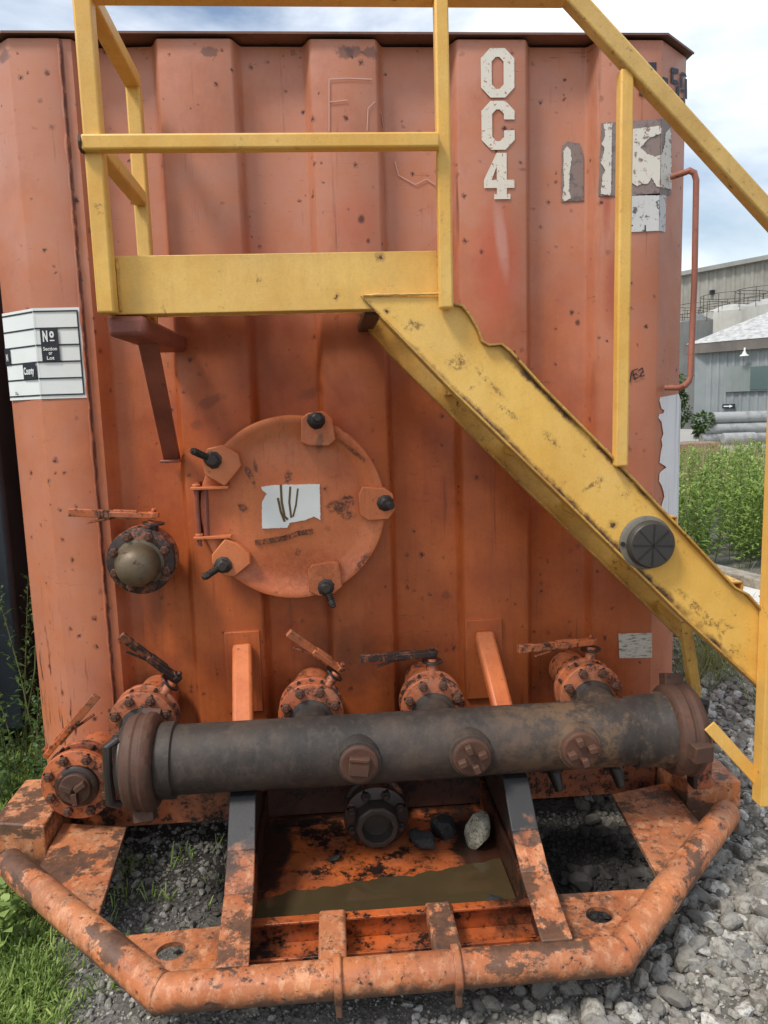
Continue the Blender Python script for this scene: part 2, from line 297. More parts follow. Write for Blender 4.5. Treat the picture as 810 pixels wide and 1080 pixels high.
MINK2 = paper('faded_stencil_ink', lin((44, 48, 60)), lin((150, 104, 96)), .64, .68, 90)
MCHALK = Mat('chalk_mark', .9).fin(lin((206, 168, 156)))
MWORN = paper('worn_grey_label', lin((206, 204, 192)), lin((120, 112, 96)), .52, .60, 26, (1, 1, 5))
MGRUB = paper('grubby_printed_label', lin((206, 206, 204)), lin((92, 90, 92)), .55, .60, 34)
MOIL = Mat('black_oil', .25).fin(lin((34, 27, 22)))
MBROWN = Mat('brown_smear', .5).fin(lin((96, 76, 40)))

# ------------------------------------------------------------------ mesh helpers
class MB:
    def __init__(s): s.bm = bmesh.new()
    def box(s, c, sz, rot=None):
        r = bmesh.ops.create_cube(s.bm, size=1); m = Matrix.Translation(Vector(c)) @ (rot.to_4x4() if rot is not None else Matrix()) @ Matrix.Diagonal((*sz, 1))
        bmesh.ops.transform(s.bm, matrix=m, verts=r['verts']); return s
    def bar(s, a, b, wd, ht, up=(0, 0, 1)):
        a, b = Vector(a), Vector(b); d = (b-a); L_ = d.length; d.normalize(); u = Vector(up); x = d.cross(u)
        if x.length < 1e-4: x = d.cross(Vector((0, 1, 0)))
        x.normalize(); z = x.cross(d)
        m = Matrix(((x.x, d.x, z.x), (x.y, d.y, z.y), (x.z, d.z, z.z)))
        return s.box((a+b)/2, (wd, L_, ht), m)
    def tube(s, pts, rad, seg=20, cap=True):
        pts = [Vector(p) for p in pts]; rads = rad if isinstance(rad, (list, tuple)) else [rad]*len(pts)
        rings = []; n = len(pts); prevx = None
        for i, p in enumerate(pts):
            t = (pts[min(i+1, n-1)]-pts[max(i-1, 0)]).normalized()
            if 0 < i < n-1:
                t1 = (pts[i]-pts[i-1]).normalized(); t2 = (pts[i+1]-pts[i]).normalized(); sc = 1/max(.5, math.cos(t1.angle(t2, 0)/2))
            else: sc = 1
            x = (prevx - t*prevx.dot(t)).normalized() if prevx is not None else (t.cross(Vector((0, 0, 1))) if abs(t.z) < .95 else t.cross(Vector((0, 1, 0)))).normalized()
            prevx = x; y = t.cross(x)
            rings.append([s.bm.verts.new(p+(x*math.cos(2*math.pi*k/seg)+y*math.sin(2*math.pi*k/seg))*rads[i]*(sc if sc < 1.2 else 1.08)) for k in range(seg)])
        for i in range(n-1):
            for k in range(seg):
                k2 = (k+1) % seg
                s.bm.faces.new((rings[i][k], rings[i][k2], rings[i+1][k2], rings[i+1][k]))
        if cap: s.bm.faces.new(rings[0][::-1]); s.bm.faces.new(rings[-1])
        return s
    def lathe(s, c, axis, prof, seg=32, jit=0):
        """prof: list of (distance along axis, radius)"""
        a = Vector(axis).normalized(); x = (a.cross(Vector((0, 0, 1))) if abs(a.z) < .9 else a.cross(Vector((1, 0, 0)))).normalized(); y = a.cross(x); c = Vector(c)
        rings = [[s.bm.verts.new(c+a*d+(x*math.cos(2*math.pi*k/seg)+y*math.sin(2*math.pi*k/seg))*r*(1+random.uniform(-jit, jit))) for k in range(seg)] for d, r in prof]
        for i in range(len(rings)-1):
            for k in range(seg):
                k2 = (k+1) % seg; s.bm.faces.new((rings[i][k], rings[i][k2], rings[i+1][k2], rings[i+1][k]))
        s.bm.faces.new(rings[0][::-1]); s.bm.faces.new(rings[-1]); return s
    def prism(s, poly, y0, y1, f=None):
        """poly (u,v) extruded along y (or mapped by f(u,v,w))"""
        f = f or (lambda u, v, w_: Vector((u, w_, v)))
        a = [s.bm.verts.new(f(u, v, y0)) for u, v in poly]; b = [s.bm.verts.new(f(u, v, y1)) for u, v in poly]
        s.bm.faces.new(a); s.bm.faces.new(b[::-1]); n = len(poly)
        for i in range(n): s.bm.faces.new((a[i], b[i], b[(i+1) % n], a[(i+1) % n]))
        return s
    def build(s, name, mat, parent=None, bevel=0, smooth=35, seg=2):
        bmesh.ops.recalc_face_normals(s.bm, faces=s.bm.faces)
        me = bpy.data.meshes.new(name); s.bm.to_mesh(me); s.bm.free()
        me.materials.append(mat)
        for p in me.polygons: p.use_smooth = True
        me.set_sharp_from_angle(angle=R(smooth))
        o = bpy.data.objects.new(name, me); col.objects.link(o)
        if bevel:
            b = o.modifiers.new('bevel', 'BEVEL'); b.width = bevel; b.segments = seg; b.limit_method = 'ANGLE'; b.angle_limit = R(35)
        if parent is not None: put(o, parent)
        return o
def wloc(o):
    v = Vector(o.location)
    while o.parent: o = o.parent; v += Vector(o.location)
    return v
def put(o, parent):
    o.parent = parent; o.location = Vector(o.location) - wloc(parent)
def tag(o, label=None, cat=None, group=None, kind=None):
    if label: o['label'] = label
    if cat: o['category'] = cat
    if group: o['group'] = group
    if kind: o['kind'] = kind
    return o
def thing(name, loc, label, cat, group=None):
    o = bpy.data.objects.new(name, None); col.objects.link(o); o.location = loc; o.empty_display_size = .1
    return tag(o, label, cat, group)
def rawmesh(name, V, Fc, mat, smooth=False, mats=None, mi=None):
    me = bpy.data.meshes.new(name); V = np.asarray(V, np.float32); Fc = np.asarray(Fc, np.int32); k = Fc.shape[1]
    me.vertices.add(len(V)); me.vertices.foreach_set('co', V.ravel())
    me.loops.add(Fc.size); me.loops.foreach_set('vertex_index', Fc.ravel())
    me.polygons.add(len(Fc)); me.polygons.foreach_set('loop_start', np.arange(0, Fc.size, k, dtype=np.int32))
    me.polygons.foreach_set('use_smooth', np.full(len(Fc), smooth))
    me.materials.append(mat)
    me.update(calc_edges=True); me.validate()
    o = bpy.data.objects.new(name, me); col.objects.link(o); return o

# ================================================================== ground
def ground_mat():
    m = Mat('gravel_ground', .95)
    v = m.n('ShaderNodeTexVoronoi'); v.inputs['Scale'].default_value = 90; m.l(m.tc.outputs['Object'], v.inputs[0])
    sep = m.n('ShaderNodeSeparateColor'); m.l(v.outputs['Color'], sep.inputs[0])
    c = m.mix(sep.outputs[0], lin((70, 68, 64)), lin((140, 138, 132)))
    c = m.mix(m.ramp(m.noise(1.2, 6), .4, .65), c, lin((96, 92, 84)))
    o = m.xyz(); nn = m.noise(2.2, 6, .65)
    far = m.ramp(o[1], 9, 13)
    c = m.mix(far, c, m.mix(m.noise(.6, 6), lin((150, 148, 142)), lin((176, 174, 168))))
    # soil and moss where grass grows (left of the tank)
    g = m.ramp(m.math('ADD', o[0], m.math('MULTIPLY', m.math('SUBTRACT', nn, .5), .8)), -.75, -1.05)
    c = m.mix(m.math('MULTIPLY', g, .8), c, lin((66, 70, 40)))
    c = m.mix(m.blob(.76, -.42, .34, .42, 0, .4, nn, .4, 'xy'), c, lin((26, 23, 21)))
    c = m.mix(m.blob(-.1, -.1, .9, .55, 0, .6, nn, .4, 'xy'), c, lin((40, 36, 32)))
    return m.fin(c, m.bump(v.outputs['Distance'], .4, .008))
gm = MB()
n_ = 40
xs = [-1500, -300, -60, -20, -8] + [-4+i*.4 for i in range(26)] + [10, 20, 60, 300, 1500]
ys = [-300, -60, -10] + [-3+i*.4 for i in range(26)] + [12, 20, 60, 300, 2500]
grid = [[gm.bm.verts.new((x, y, 0)) for x in xs] for y in ys]
for j in range(len(ys)-1):
    for i in range(len(xs)-1): gm.bm.faces.new((grid[j][i], grid[j][i+1], grid[j+1][i+1], grid[j+1][i]))
g = gm.build('ground', ground_mat()); tag(g, kind='structure')

# ---- crushed stone
def stone_variants(n, sub=2):
    out = []
    for i in range(n):
        bm = bmesh.new(); bmesh.ops.create_icosphere(bm, subdivisions=sub, radius=1)
        for k in range(7):
            nrm = Vector((random.gauss(0, 1), random.gauss(0, 1), random.gauss(0, 1))).normalized(); d = random.uniform(.5, .8)
            for v in bm.verts:
                t = v.co.dot(nrm)-d
                if t > 0: v.co -= nrm*t
        sc = Vector((random.uniform(.8, 1.2), random.uniform(.65, 1), random.uniform(.5, .85)))
        for v in bm.verts: v.co = Vector((v.co.x*sc.x, v.co.y*sc.y, v.co.z*sc.z))*(1+random.uniform(-.04, .04))
        bm.faces.ensure_lookup_table()
        out.append((np.array([v.co[:] for v in bm.verts], np.float32), np.array([[v.index for v in f.verts] for f in bm.faces], np.int32)))
        bm.free()
    return out
def stone_mat(name='crushed_stone', oil=True):
    m = Mat(name, .85)
    ge = m.n('ShaderNodeNewGeometry'); r = ge.outputs['Random Per Island']
    cr = m.n('ShaderNodeValToRGB'); e = cr.color_ramp; m.l(r, cr.inputs[0])
    e.elements[0].position = 0; e.elements[0].color = lin((112, 110, 106)); e.elements[1].position = 1; e.elements[1].color = lin((190, 186, 176))
    for p, c in ((.25, (146, 144, 140)), (.5, (164, 160, 150)), (.75, (128, 124, 116)), (.9, (204, 202, 196))):
        x = e.elements.new(p); x.color = lin(c)
    c = m.mix(m.ramp(m.noise(70, 6, .7), .45, .65), cr.outputs[0], lin((104, 100, 92)))
    c = m.mix(m.math('MULTIPLY', m.ramp(m.noise(3, 5), .45, .7), .4), c, lin((122, 110, 92)))
    nn = m.noise(4, 6, .65)
    if oil:  # oil stain at right, then darker stones under the skid and before the bumper
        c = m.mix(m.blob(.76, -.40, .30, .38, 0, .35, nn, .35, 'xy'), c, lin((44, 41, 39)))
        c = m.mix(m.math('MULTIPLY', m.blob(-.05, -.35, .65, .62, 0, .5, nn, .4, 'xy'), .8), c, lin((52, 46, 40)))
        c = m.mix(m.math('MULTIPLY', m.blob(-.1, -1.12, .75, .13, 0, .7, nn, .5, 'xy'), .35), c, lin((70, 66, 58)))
    return m.fin(c, m.bump(m.noise(120, 5), .4, .003))
MST = stone_mat()
VAR = stone_variants(14); VARS = stone_variants(12, 1)
def scatter_stones(name, areas, mat, label=None):
    Vs, Fs, off = [], [], 0
    for (x0, x1, y0, y1, dens, smin, smax, rej) in areas:
        N = int((x1-x0)*(y1-y0)*dens)
        for _ in range(N):
            x = random.uniform(x0, x1); y = random.uniform(y0, y1)
            if rej and rej(x, y): continue
            s_ = smin*(smax/smin)**(random.random()**1.9)
            V, Fc = VAR[random.randrange(len(VAR))] if s_ > .009 else VARS[random.randrange(len(VARS))]
            e = Matrix.Rotation(random.uniform(0, 6.28), 3, 'Z') @ Matrix.Rotation(random.gauss(0, .35), 3, 'X') @ Matrix.Rotation(random.gauss(0, .35), 3, 'Y')
            E3 = np.array(e, np.float32)*s_
            gz = 0
            Vs.append(V @ E3.T + np.array((x, y, gz+s_*random.uniform(.05, .5)), np.float32)); Fs.append(Fc+off); off += len(V)
    o = rawmesh(name, np.concatenate(Vs), np.concatenate(Fs), mat); return o
leftgrass = lambda x, y: x < -1.12+mnoise.noise(Vector((x*2, y*2, 3)))*.35 and random.random() < .80
def notvisible(x, y):      # nothing to see under the tank body
    return (-.95 < x < 1.15 and y > .15)
areas = [
    (.9, 3.2, -1.9, 1.4, 1350, .010, .042, None),
    (1.3, 4.6, 1.4, 3.5, 900, .012, .036, None),
    (-1.25, .95, -1.7, -.92, 3600, .005, .020, leftgrass),
    (-1.25, 2.2, -1.75, -.95, 5200, .0025, .0085, None), (-1.2, 1.2, -.95, 0, 5200, .0025, .008, None), (1.2, 2.6, -1.5, 1.2, 2600, .003, .010, None),
    (.3, 2.1, -1.6, -.4, 260, .022, .050, None),
    (-1.2, -.3, -.95, .1, 2200, .005, .020, leftgrass),
    (.55, 1.2, -.92, .0, 4200, .004, .014, None), (.55, .98, -.75, -.1, 60, .02, .035, None),
    (-.3, .55, -1.0, -.60, 1200, .005, .018, None),
    (-3.2, -1.0, -1.6, 2.5, 300, .008, .026, leftgrass),
    (4.6, 12, -1, 3.5, 60, .015, .04, None),
]
o = scatter_stones('gravel', areas, MST); tag(o, kind='stuff', label='grey crushed stone gravel spread round the skid')

# ================================================================== vegetation
def leaf_mat(name, a, b, dead=None, rough=.6):
    m = Mat(name, rough); ge = m.n('ShaderNodeNewGeometry')
    c = m.mix(ge.outputs['Random Per Island'], lin(a), lin(b))
    c = m.mix(m.math('MULTIPLY', m.ramp(m.noise(9, 4), .4, .7), .5), c, tuple(v*.6 for v in lin(a)[:3])+(1,))
    m.b.inputs['Base Color'].default_value = (0, 0, 0, 1); m.fin(c)
    tr = m.n('ShaderNodeBsdfTranslucent'); m.l(c, tr.inputs[0]); mx = m.n('ShaderNodeMixShader'); mx.inputs[0].default_value = .3
    m.l(m.b.outputs[0], mx.inputs[1]); m.l(tr.outputs[0], mx.inputs[2]); m.l(mx.outputs[0], m.out.inputs[0]); return m.m
ML1 = leaf_mat('goldenrod_leaf', (104, 136, 56), (168, 190, 98))
ML2 = leaf_mat('dark_weed_leaf', (52, 78, 36), (96, 124, 62))
ML3 = leaf_mat('grass_blade', (108, 140, 60), (172, 190, 106))
ML4 = leaf_mat('dry_grass', (160, 142, 104), (196, 180, 140))
MLT = leaf_mat('tree_leaf', (56, 80, 38), (98, 122, 62))
MSTEM = Mat('plant_stem', .8).fin(lin((96, 104, 60)))
MBARK = Mat('bark', .9).fin(lin((82, 70, 58)))
def leaf_geo(base, d, L_, W_, droop, roll=0):
    d = d/np.linalg.norm(d); side = np.cross(d, (0, 0, 1.0)); side /= (np.linalg.norm(side)+1e-6)
    up = np.cross(side, d); side = side*math.cos(roll)+up*math.sin(roll)
    p1 = base+d*L_*.35; p2 = base+d*L_*.7+np.array((0, 0, -droop*L_*.35)); p3 = base+d*L_+np.array((0, 0, -droop*L_))
    return [base, p1+side*W_, p1-side*W_, p2+side*W_*.75, p2-side*W_*.75, p3], [(0, 1, 2, 2), (2, 1, 3, 4), (4, 3, 5, 5)]
class Leaves:
    def __init__(s): s.V = []; s.T = []
    def add(s, *a):
        V, Q = leaf_geo(*a); o = len(s.V); s.V += [tuple(v) for v in V]
        for q in Q:
            s.T.append((q[0]+o, q[1]+o, q[2]+o))
            if q[3] != q[2]: s.T.append((q[0]+o, q[2]+o, q[3]+o))
    def out(s, name, mat): return rawmesh(name, s.V, s.T, mat)
def weed(LV, ST, x, y, h, nleaf, L_, W_, lean=.1, z0=0, bushy=0.):
    a = random.uniform(0, 6.28); tip = np.array((x+math.cos(a)*lean*h, y+math.sin(a)*lean*h, z0+h)); b = np.array((x, y, z0-.02))
    mid = (b+tip)/2+np.array((random.gauss(0, .02), random.gauss(0, .02), 0))*h
    if ST is not None: ST.tube([b, mid, tip], [.004, .003, .0012], 5, False)
    for i in range(nleaf):
        t = .12+.88*(i+random.random()*.8)/nleaf; p = b+(tip-b)*t
        ph = i*2.4+random.uniform(-.3, .3); el = random.uniform(.2, .8)+t*.35
        d = np.array((math.cos(ph)*math.cos(el), math.sin(ph)*math.cos(el), math.sin(el)))
        k = (1-.55*t)*random.uniform(.8, 1.2)
        if bushy and random.random() < bushy:
            p2 = p+d*L_*k*.9
            for j in range(4): LV.add(p+(p2-p)*(j+1)/4, d+rng.normal(0, .5, 3), L_*k*.5, W_*.8, .3, random.uniform(-.6, .6))
        LV.add(p, d, L_*k, W_, random.uniform(.1, .6), random.uniform(-.5, .5))
# right: a thick stand of goldenrod
LV, ST, LD = Leaves(), MB(), Leaves()
for i in range(900):
    y = 3.75+8.0*(random.random()**1.4); x0 = y*.62+.0; x = x0+random.uniform(-.3, 4.0+.25*y)
    h = random.uniform(.62, .92)*(1-.035*(y-3.75))*(1.2 if random.random() < .06 else 1); 
    weed(LV, ST, x, y, h, 46, .15*random.uniform(.6, 1.25), .0135*random.uniform(.6, 1.2), .16, 0, .35)
for i in range(2200):
    y = random.uniform(5.2, 13.5); x = y*.62+random.uniform(-.2, 5)
    LD.add(np.array((x, y, .1)), np.array((random.gauss(0, .15), random.gauss(0, .15), 1)), random.uniform(.62, .95)*(1-.03*(y-5)), .004, random.uniform(0, .15), random.uniform(0, 3))
o = LV.out('goldenrod_thicket', ML1); tag(o, kind='stuff', label='dense green goldenrod thicket beyond the gravel')
o = ST.build('goldenrod_stems', MSTEM); tag(o, kind='stuff', label='stems inside the goldenrod thicket')
o = LD.out('dry_grass', ML4); tag(o, kind='stuff', label='tan dry grass standing among the goldenrod')
# grass: left yard, tufts on the right, in the left skid opening
LG = Leaves()
def tuft(x, y, n, L_, sp=.04, W_=.0022):
    for i in range(n):
        a = random.uniform(0, 6.28); r = random.random()*sp
        LG.add(np.array((x+math.cos(a)*r, y+math.sin(a)*r, 0)), np.array((math.cos(a)*random.uniform(.1, .8), math.sin(a)*random.uniform(.1, .8), 1)), L_*random.uniform(.5, 1.2), W_*random.uniform(.7, 1.3), random.uniform(.1, .7), random.uniform(-1, 1))
for i in range(3600):
    x = -1.02-2.2*random.random()**1.6; y = random.uniform(-1.9, 4.5)
    if x > -1.12+mnoise.noise(Vector((x*2, y*2, 3)))*.35 and random.random() < .6: continue
    tuft(x, y, 12, random.uniform(.04, .12), .06, .0028)
for i in range(46): tuft(random.uniform(-.95, -.4), random.uniform(-.75, -.1), 6, random.uniform(.04, .11), .03)
for i in range(150): tuft(random.uniform(-1.2, -.72)-.1*random.random(), random.uniform(-1.25, -.70), 10, random.uniform(.03, .09), .04)
for i in range(12): tuft(random.uniform(-.9, -.2), random.uniform(-1.4, -1.1), 5, random.uniform(.03, .06), .03)
for i in range(1300): 
    x = random.uniform(-1.32, -.72); y = random.uniform(-1.42, -.62)
    if x > -.93+(y+1.0)*-.45+random.gauss(0, .07): continue
    tuft(x, y, 11, random.uniform(.035, .10), .045, .0026)
for i in range(900): tuft(random.uniform(-2.0, -1.17), random.uniform(-.45, 1.3), 11, random.uniform(.04, .12), .05, .003)
for i in range(1100):
    px, py = random.uniform(-60, 85), random.uniform(925, 1110)
    if px > 62-(py-925)*.05+random.gauss(0, 16) : continue
    p = at(px, py, Z=0)
    tuft(p.x, p.y, 9, random.uniform(.03, .085), .035, .0024)
for i in range(700):
    p = at(random.uniform(-60, 45), random.uniform(770, 900), Z=0); tuft(p.x, p.y, 11, random.uniform(.04, .11), .06, .003)
o = LG.out('grass', ML3); tag(o, kind='stuff', label='short green grass on the left of the skid')
LG = Leaves()
for (px, py, n, h) in ((748, 700, 60, .45), (757, 690, 60, .5), (740, 715, 50, .35), (775, 700, 40, .35), (790, 715, 40, .3), (765, 680, 50, .45), (728, 690, 40, .4), (795, 730, 26, .25)):
    p = at(px, py+18, Z=0)
    for k in range(4): tuft(p.x+random.gauss(0, .08), p.y+random.gauss(0, .12), n//4, h, .05, .003)
for i in range(60): tuft(random.uniform(2.2, 4.5), random.uniform(1.8, 3.5), 6, random.uniform(.08, .25), .03)
o = LG.out('grass_tufts', leaf_mat('tuft_blade', (104, 122, 58), (186, 178, 122))); tag(o, kind='stuff', label='yellow-green grass tufts between stones behind the stair')

def plant(name, loc, h, nleaf, L_, W_, mat, label, cat, stems=3, spread=.08, bushy=.3, flowers=0, group=None):
    t = thing(name, loc, label, cat, group); LV = Leaves(); ST = MB(); tips = []
    for i in range(stems):
        x, y = loc[0]+random.gauss(0, spread), loc[1]+random.gauss(0, spread)
        weed(LV, ST, x, y, h*random.uniform(.7, 1.05), nleaf, L_, W_, .18, loc[2], bushy); tips.append((x, y))
    f = LV.out('foliage', mat); put(f, t); ST.build('stem', MSTEM, t)
    if flowers:
        for k in range(flowers):
            q = MB(); p = Vector((tips[k % len(tips)][0]+random.gauss(0, .04), loc[1]+random.gauss(-.03, .03), loc[2]+h*random.uniform(.55, .8)))
            for j in range(8):
                a = j*math.pi/4; q.box(p+Vector((math.cos(a)*.008, 0, math.sin(a)*.008)), (.010, .002, .005), Matrix.Rotation(-a, 3, 'Y'))
            q.build('flower', MWH, t)
    return t
lw_ = at(2, 1000, Z=0)
plant('leafy_weed', (lw_.x, lw_.y, 0), .17, 12, .085, .017, ML3, 'broad-leaved green weed in front of the left bumper end', 'plant', 5, .045, 0)
plant('tall_weed', (-1.42, .55, 0), .95, 40, .085, .006, ML2, 'tall feathery dark weed closest to the tank corner', 'weed', 5, .09, .4)
plant('tall_weed', (-1.56, .30, 0), .55, 30, .08, .008, ML2, 'bushy weed with small white flowers at the left frame edge', 'weed', 6, .10, .4, flowers=7)
plant('tall_weed', (-1.46, .85, 0), 1.25, 44, .09, .006, ML2, 'tallest thin weed against the dark tank', 'weed', 4, .08, .4)
plant('tall_weed', (-1.33, .42, 0), .42, 28, .07, .008, ML2, 'low dense weed at the foot of the left tank corner', 'weed', 7, .07, .4)

# ================================================================== neighbouring dark tank
MN = painted('dark_navy_paint', lin((34, 42, 54)), lin((24, 30, 38)), lin((44, 54, 66)), chip=.72, chipscale=20, speck=.78, edge=False, rust=lin((40, 40, 44)), dirt=lin((26, 28, 32)))
t = thing('storage_tank', (-2.65, 3.5, 0), 'dark navy steel tank standing left of the orange one', 'tank')
b = MB(); n = 12
b.box((-2.65, 3.5, 1.35), (2.5, 5.6, 2.4))
b.build('tank_shell', MN, t, .02)
b = MB()
for i in range(7): b.box((-1.385, 1.1+i*.8, 1.35), (.055, .10, 2.3))
for i in range(6): b.box((-3.7+i*.42, .685, 1.35), (.10, .055, 2.3))
b.build('rib', MN, t, .006)
MB().box((-2.65, 3.5, .09), (2.2, 5.4, .14)).build('skid', MBK, t, .01)

# ================================================================== the orange tank
TANK = thing('storage_tank', (.105, 0, 0), 'large orange corrugated steel tank with yellow stair and black manifold pipe', 'tank')
DEP = .070
CX = .105; FL, FR = -.955, 1.165; CL, CR = -1.113, 1.323; CD = .135
ZB, ZT = .20, 2.75
# plan outline of the front
plan = [(CL, 6.5), (CL, 3.0), (CL, CD+.02), (CL+.012, CD-.006), (FL-.006, .0048), (FL, 0), (-.805, 0), (-.795, .004), (-.765, .006), (-.748, .035), (-.737, .062), (-.725, DEP)]
ribs = [(-.510, -.249), (-.022, .217), (.459, .715)]
DEP = .055
TW = .022
def tr_(x, up):     # soft pressed bend, recess <-> raised
    return [(x+TW*(k/5-.5)*1.6, DEP*(.5+.5*math.cos(math.pi*k/5)) if up else DEP*(.5-.5*math.cos(math.pi*k/5))) for k in range(6)]
for a, b_ in ribs: plan += tr_(a, True) + tr_(b_, False)
plan += tr_(.938, True) + [(FR, 0), (FR+.006, .0048), (CR-.012, CD-.006), (CR, CD+.02), (CR, 3.0), (CR, 6.5)]
b = MB(); zs = [ZB, .5, .8, 1.1, 1.4, 1.7, 2.0, 2.3, 2.6, ZT-.02]
# subdivide plan
pl = [plan[0]]
for p, q in zip(plan, plan[1:]):
    k = max(1, int(math.dist(p, q)/.09)) if math.dist(p, q) < 1 else 4
    for i in range(1, k+1): pl.append((p[0]+(q[0]-p[0])*i/k, p[1]+(q[1]-p[1])*i/k))
rows = []
for z in zs:
    rows.append([b.bm.verts.new((x, y+(abs(mnoise.noise(Vector((x*2.5, z*2, 1))))*.003 if y < .2 else 0), z)) for x, y in pl])
for j in range(len(zs)-1):
    for i in range(len(pl)-1): b.bm.faces.new((rows[j][i], rows[j][i+1], rows[j+1][i+1], rows[j+1][i]))
back = [(CL, 6.5), (CR, 6.5)]
b.bm.faces.new([rows[-1][0], rows[-1][-1], rows[0][-1], rows[0][0]])
o = b.build('tank_shell', MW, TANK, 0, 50)
# roof plate with a thin lip that overhangs the front
b = MB(); e = .010
b.prism([(CL-e, 6.5), (CL-e, CD-.01), (FL-.012, -e), (FR+.012, -e), (CR+e, CD-.01), (CR+e, 6.5)], ZT-.010, ZT-.005, lambda u, v, w_: Vector((u, v, w_)))
b.prism([(CL-e, CD-.01), (CL-e-.004, CD-.01), (FL-.014, -e-.005), (FR+.014, -e-.005), (CR+e+.004, CD-.01), (CR+e, CD-.01), (FR+.012, -e), (FL-.012, -e)], ZT-.011, ZT-.004, lambda u, v, w_: Vector((u, v, w_)))
b.build('roof_plate', painted('roof_edge_paint', lin((128, 88, 72)), lin((96, 68, 58)), lin((146, 104, 84)), edge=False), TANK)
# weld bead up the left corner
b = MB(); pts = [(-.800+math.sin(i*1.7)*.0015, -.003, ZB+.02+i*.03) for i in range(84)]
b.tube(pts, [.0045+.0025*(random.random()**2)*(1+(random.random() < .06)*1.0) for _ in pts], 6); b.build('weld_seam', MW, TANK)
# grab pipe by the right corner
b = MB(); gx = 1.292
path = [(x_-(.020 if x_ > 1.26 else .0), y_, z_) for x_, y_, z_ in [(1.215, .02, 2.300), (1.245, -.02, 2.303), (1.275, -.03, 2.306), (1.291, -.032, 2.298), (1.299, -.032, 2.275), (1.302, -.032, 1.95), (1.296, -.032, 1.62), (1.291, -.032, 1.602), (1.278, -.03, 1.588), (1.25, -.01, 1.580), (1.215, .03, 1.582)]]
b.tube(path, .0102, 12); b.build('grab_pipe', painted('grab_pipe_paint', lin((160, 100, 82)), None, None, chip=.64, edge=False), TANK)

# ---- surface mapping for letters, signs and stickers
def wall_y(u):
    for (xa, ya), (xb, yb) in zip(front, front[1:]):
        if xa <= u <= xb: return ya+(yb-ya)*(u-xa)/(xb-xa+1e-9)
    return 0.0
front = [p for p in plan if FL <= p[0] <= FR]
def onwall(u, v, w_=0):
    off = .0018+w_
    if u > FR+1e-5: s_ = u-FR; L_ = math.hypot(CR-FR, CD); return Vector((FR+(CR-FR)*s_/L_+off*.65, CD*s_/L_-off*.75, v))
    if u < FL: s_ = FL-u; L_ = math.hypot(FL-CL, CD); return Vector((FL-(FL-CL)*s_/L_-off*.65, CD*s_/L_-off*.75, v))
    return Vector((u, wall_y(u)-off, v))
def clipx(poly, x, keep_left):
    out = []
    for p, q in zip(poly, poly[1:]+poly[:1]):
        ip = (p[0] <= x) == keep_left; iq = (q[0] <= x) == keep_left
        if ip: out.append(p)
        if ip != iq: t = (x-p[0])/(q[0]-p[0]); out.append((x, p[1]+(q[1]-p[1])*t))
    return out
def decal(name, polys, mat, parent, depth=0, th=.0007, label=None):
    b = MB()
    for p in polys:
        if min(q[0] for q in p) < FR < max(q[0] for q in p):
            b.prism(clipx(p, FR, True), depth, depth+th, onwall); p = [(max(q[0], FR+.0005), q[1]) for q in clipx(p, FR, False)]
        b.prism(p, depth, depth+th, onwall)
    o = b.build(name, mat, parent)
    if label: o['label'] = label
    return o
def stroke(pts, wd):
    res = []
    for p, q in zip(pts, pts[1:]):
        d = Vector((q[0]-p[0], q[1]-p[1])); L_ = d.length
        if L_ < 1e-6: continue
        d /= L_; nn = Vector((-d.y, d.x))*wd/2; e = d*wd*.25
        a = Vector(p)-e; c = Vector(q)+e
        res.append([(a.x+nn.x, a.y+nn.y), (a.x-nn.x, a.y-nn.y), (c.x-nn.x, c.y-nn.y), (c.x+nn.x, c.y+nn.y)])
    return res
def strokes3(name, lines, wd, mat, parent, Y=None, label=None, depth=.001):
    b = MB(); k = 0
    for ln in lines:
        for q in stroke(ln, wd): b.prism(q, depth+k*.00008, depth+.0012+k*.00008, onwall); k += 1
    o = b.build(name, mat, parent)
    if label: o['label'] = label
    return o
def W2(px, py): p = at(px, py, Y=0); return (p.x, p.z)
def ring_letter(cx, z0, z1, wd, t, gap=None):
    """rounded block O / C"""
    h = z1-z0; c = wd*.28; x0, x1 = cx-wd/2, cx+wd/2
    quads = []
    outr = [(x0+c, z1), (x1-c, z1), (x1, z1-c), (x1, z0+c), (x1-c, z0), (x0+c, z0), (x0, z0+c), (x0, z1-c)]
    ci = c*.45; a, b2 = x0+t, x1-t; ti = t*.75
    inn = [(a+ci, z1-ti), (b2-ci, z1-ti), (b2, z1-ti-ci), (b2, z0+ti+ci), (b2-ci, z0+ti), (a+ci, z0+ti), (a, z0+ti+ci), (a, z1-ti-ci)]
    for i in range(8):
        j = (i+1) % 8
        if gap and i == 2: # right side open
            g0, g1 = z0+h*.40, z0+h*.62
            quads.append([outr[2], inn[2], (b2, g1), (x1, g1)]); quads.append([(x1, g0), (b2, g0), inn[3], outr[3]]); continue
        quads.append([outr[i], outr[j], inn[j], inn[i]])
    return quads
decal('stencil_letter', ring_letter(.606, 2.550, 2.703, .112, .036), MSTEN, TANK, label='white stencilled letter O')
decal('stencil_letter', ring_letter(.606, 2.386, 2.540, .112, .036, True), MSTEN, TANK, label='white stencilled letter C')
z0 = 2.228
decal('stencil_number', [[(.600, z0+.148), (.634, z0+.148), (.634, z0+.062), (.600, z0+.062)], [(.556, z0+.062), (.556, z0+.036), (.660, z0+.036), (.660, z0+.062)],
      [(.556, z0+.062), (.582, z0+.062), (.600, z0+.105), (.600, z0+.148)], [(.600, z0+.036), (.634, z0+.036), (.634, z0+.016), (.600, z0+.016)], [(.590, z0+.016), (.646, z0+.016), (.646, z0), (.590, z0)]], MSTEN, TANK, label='white stencilled number 4')
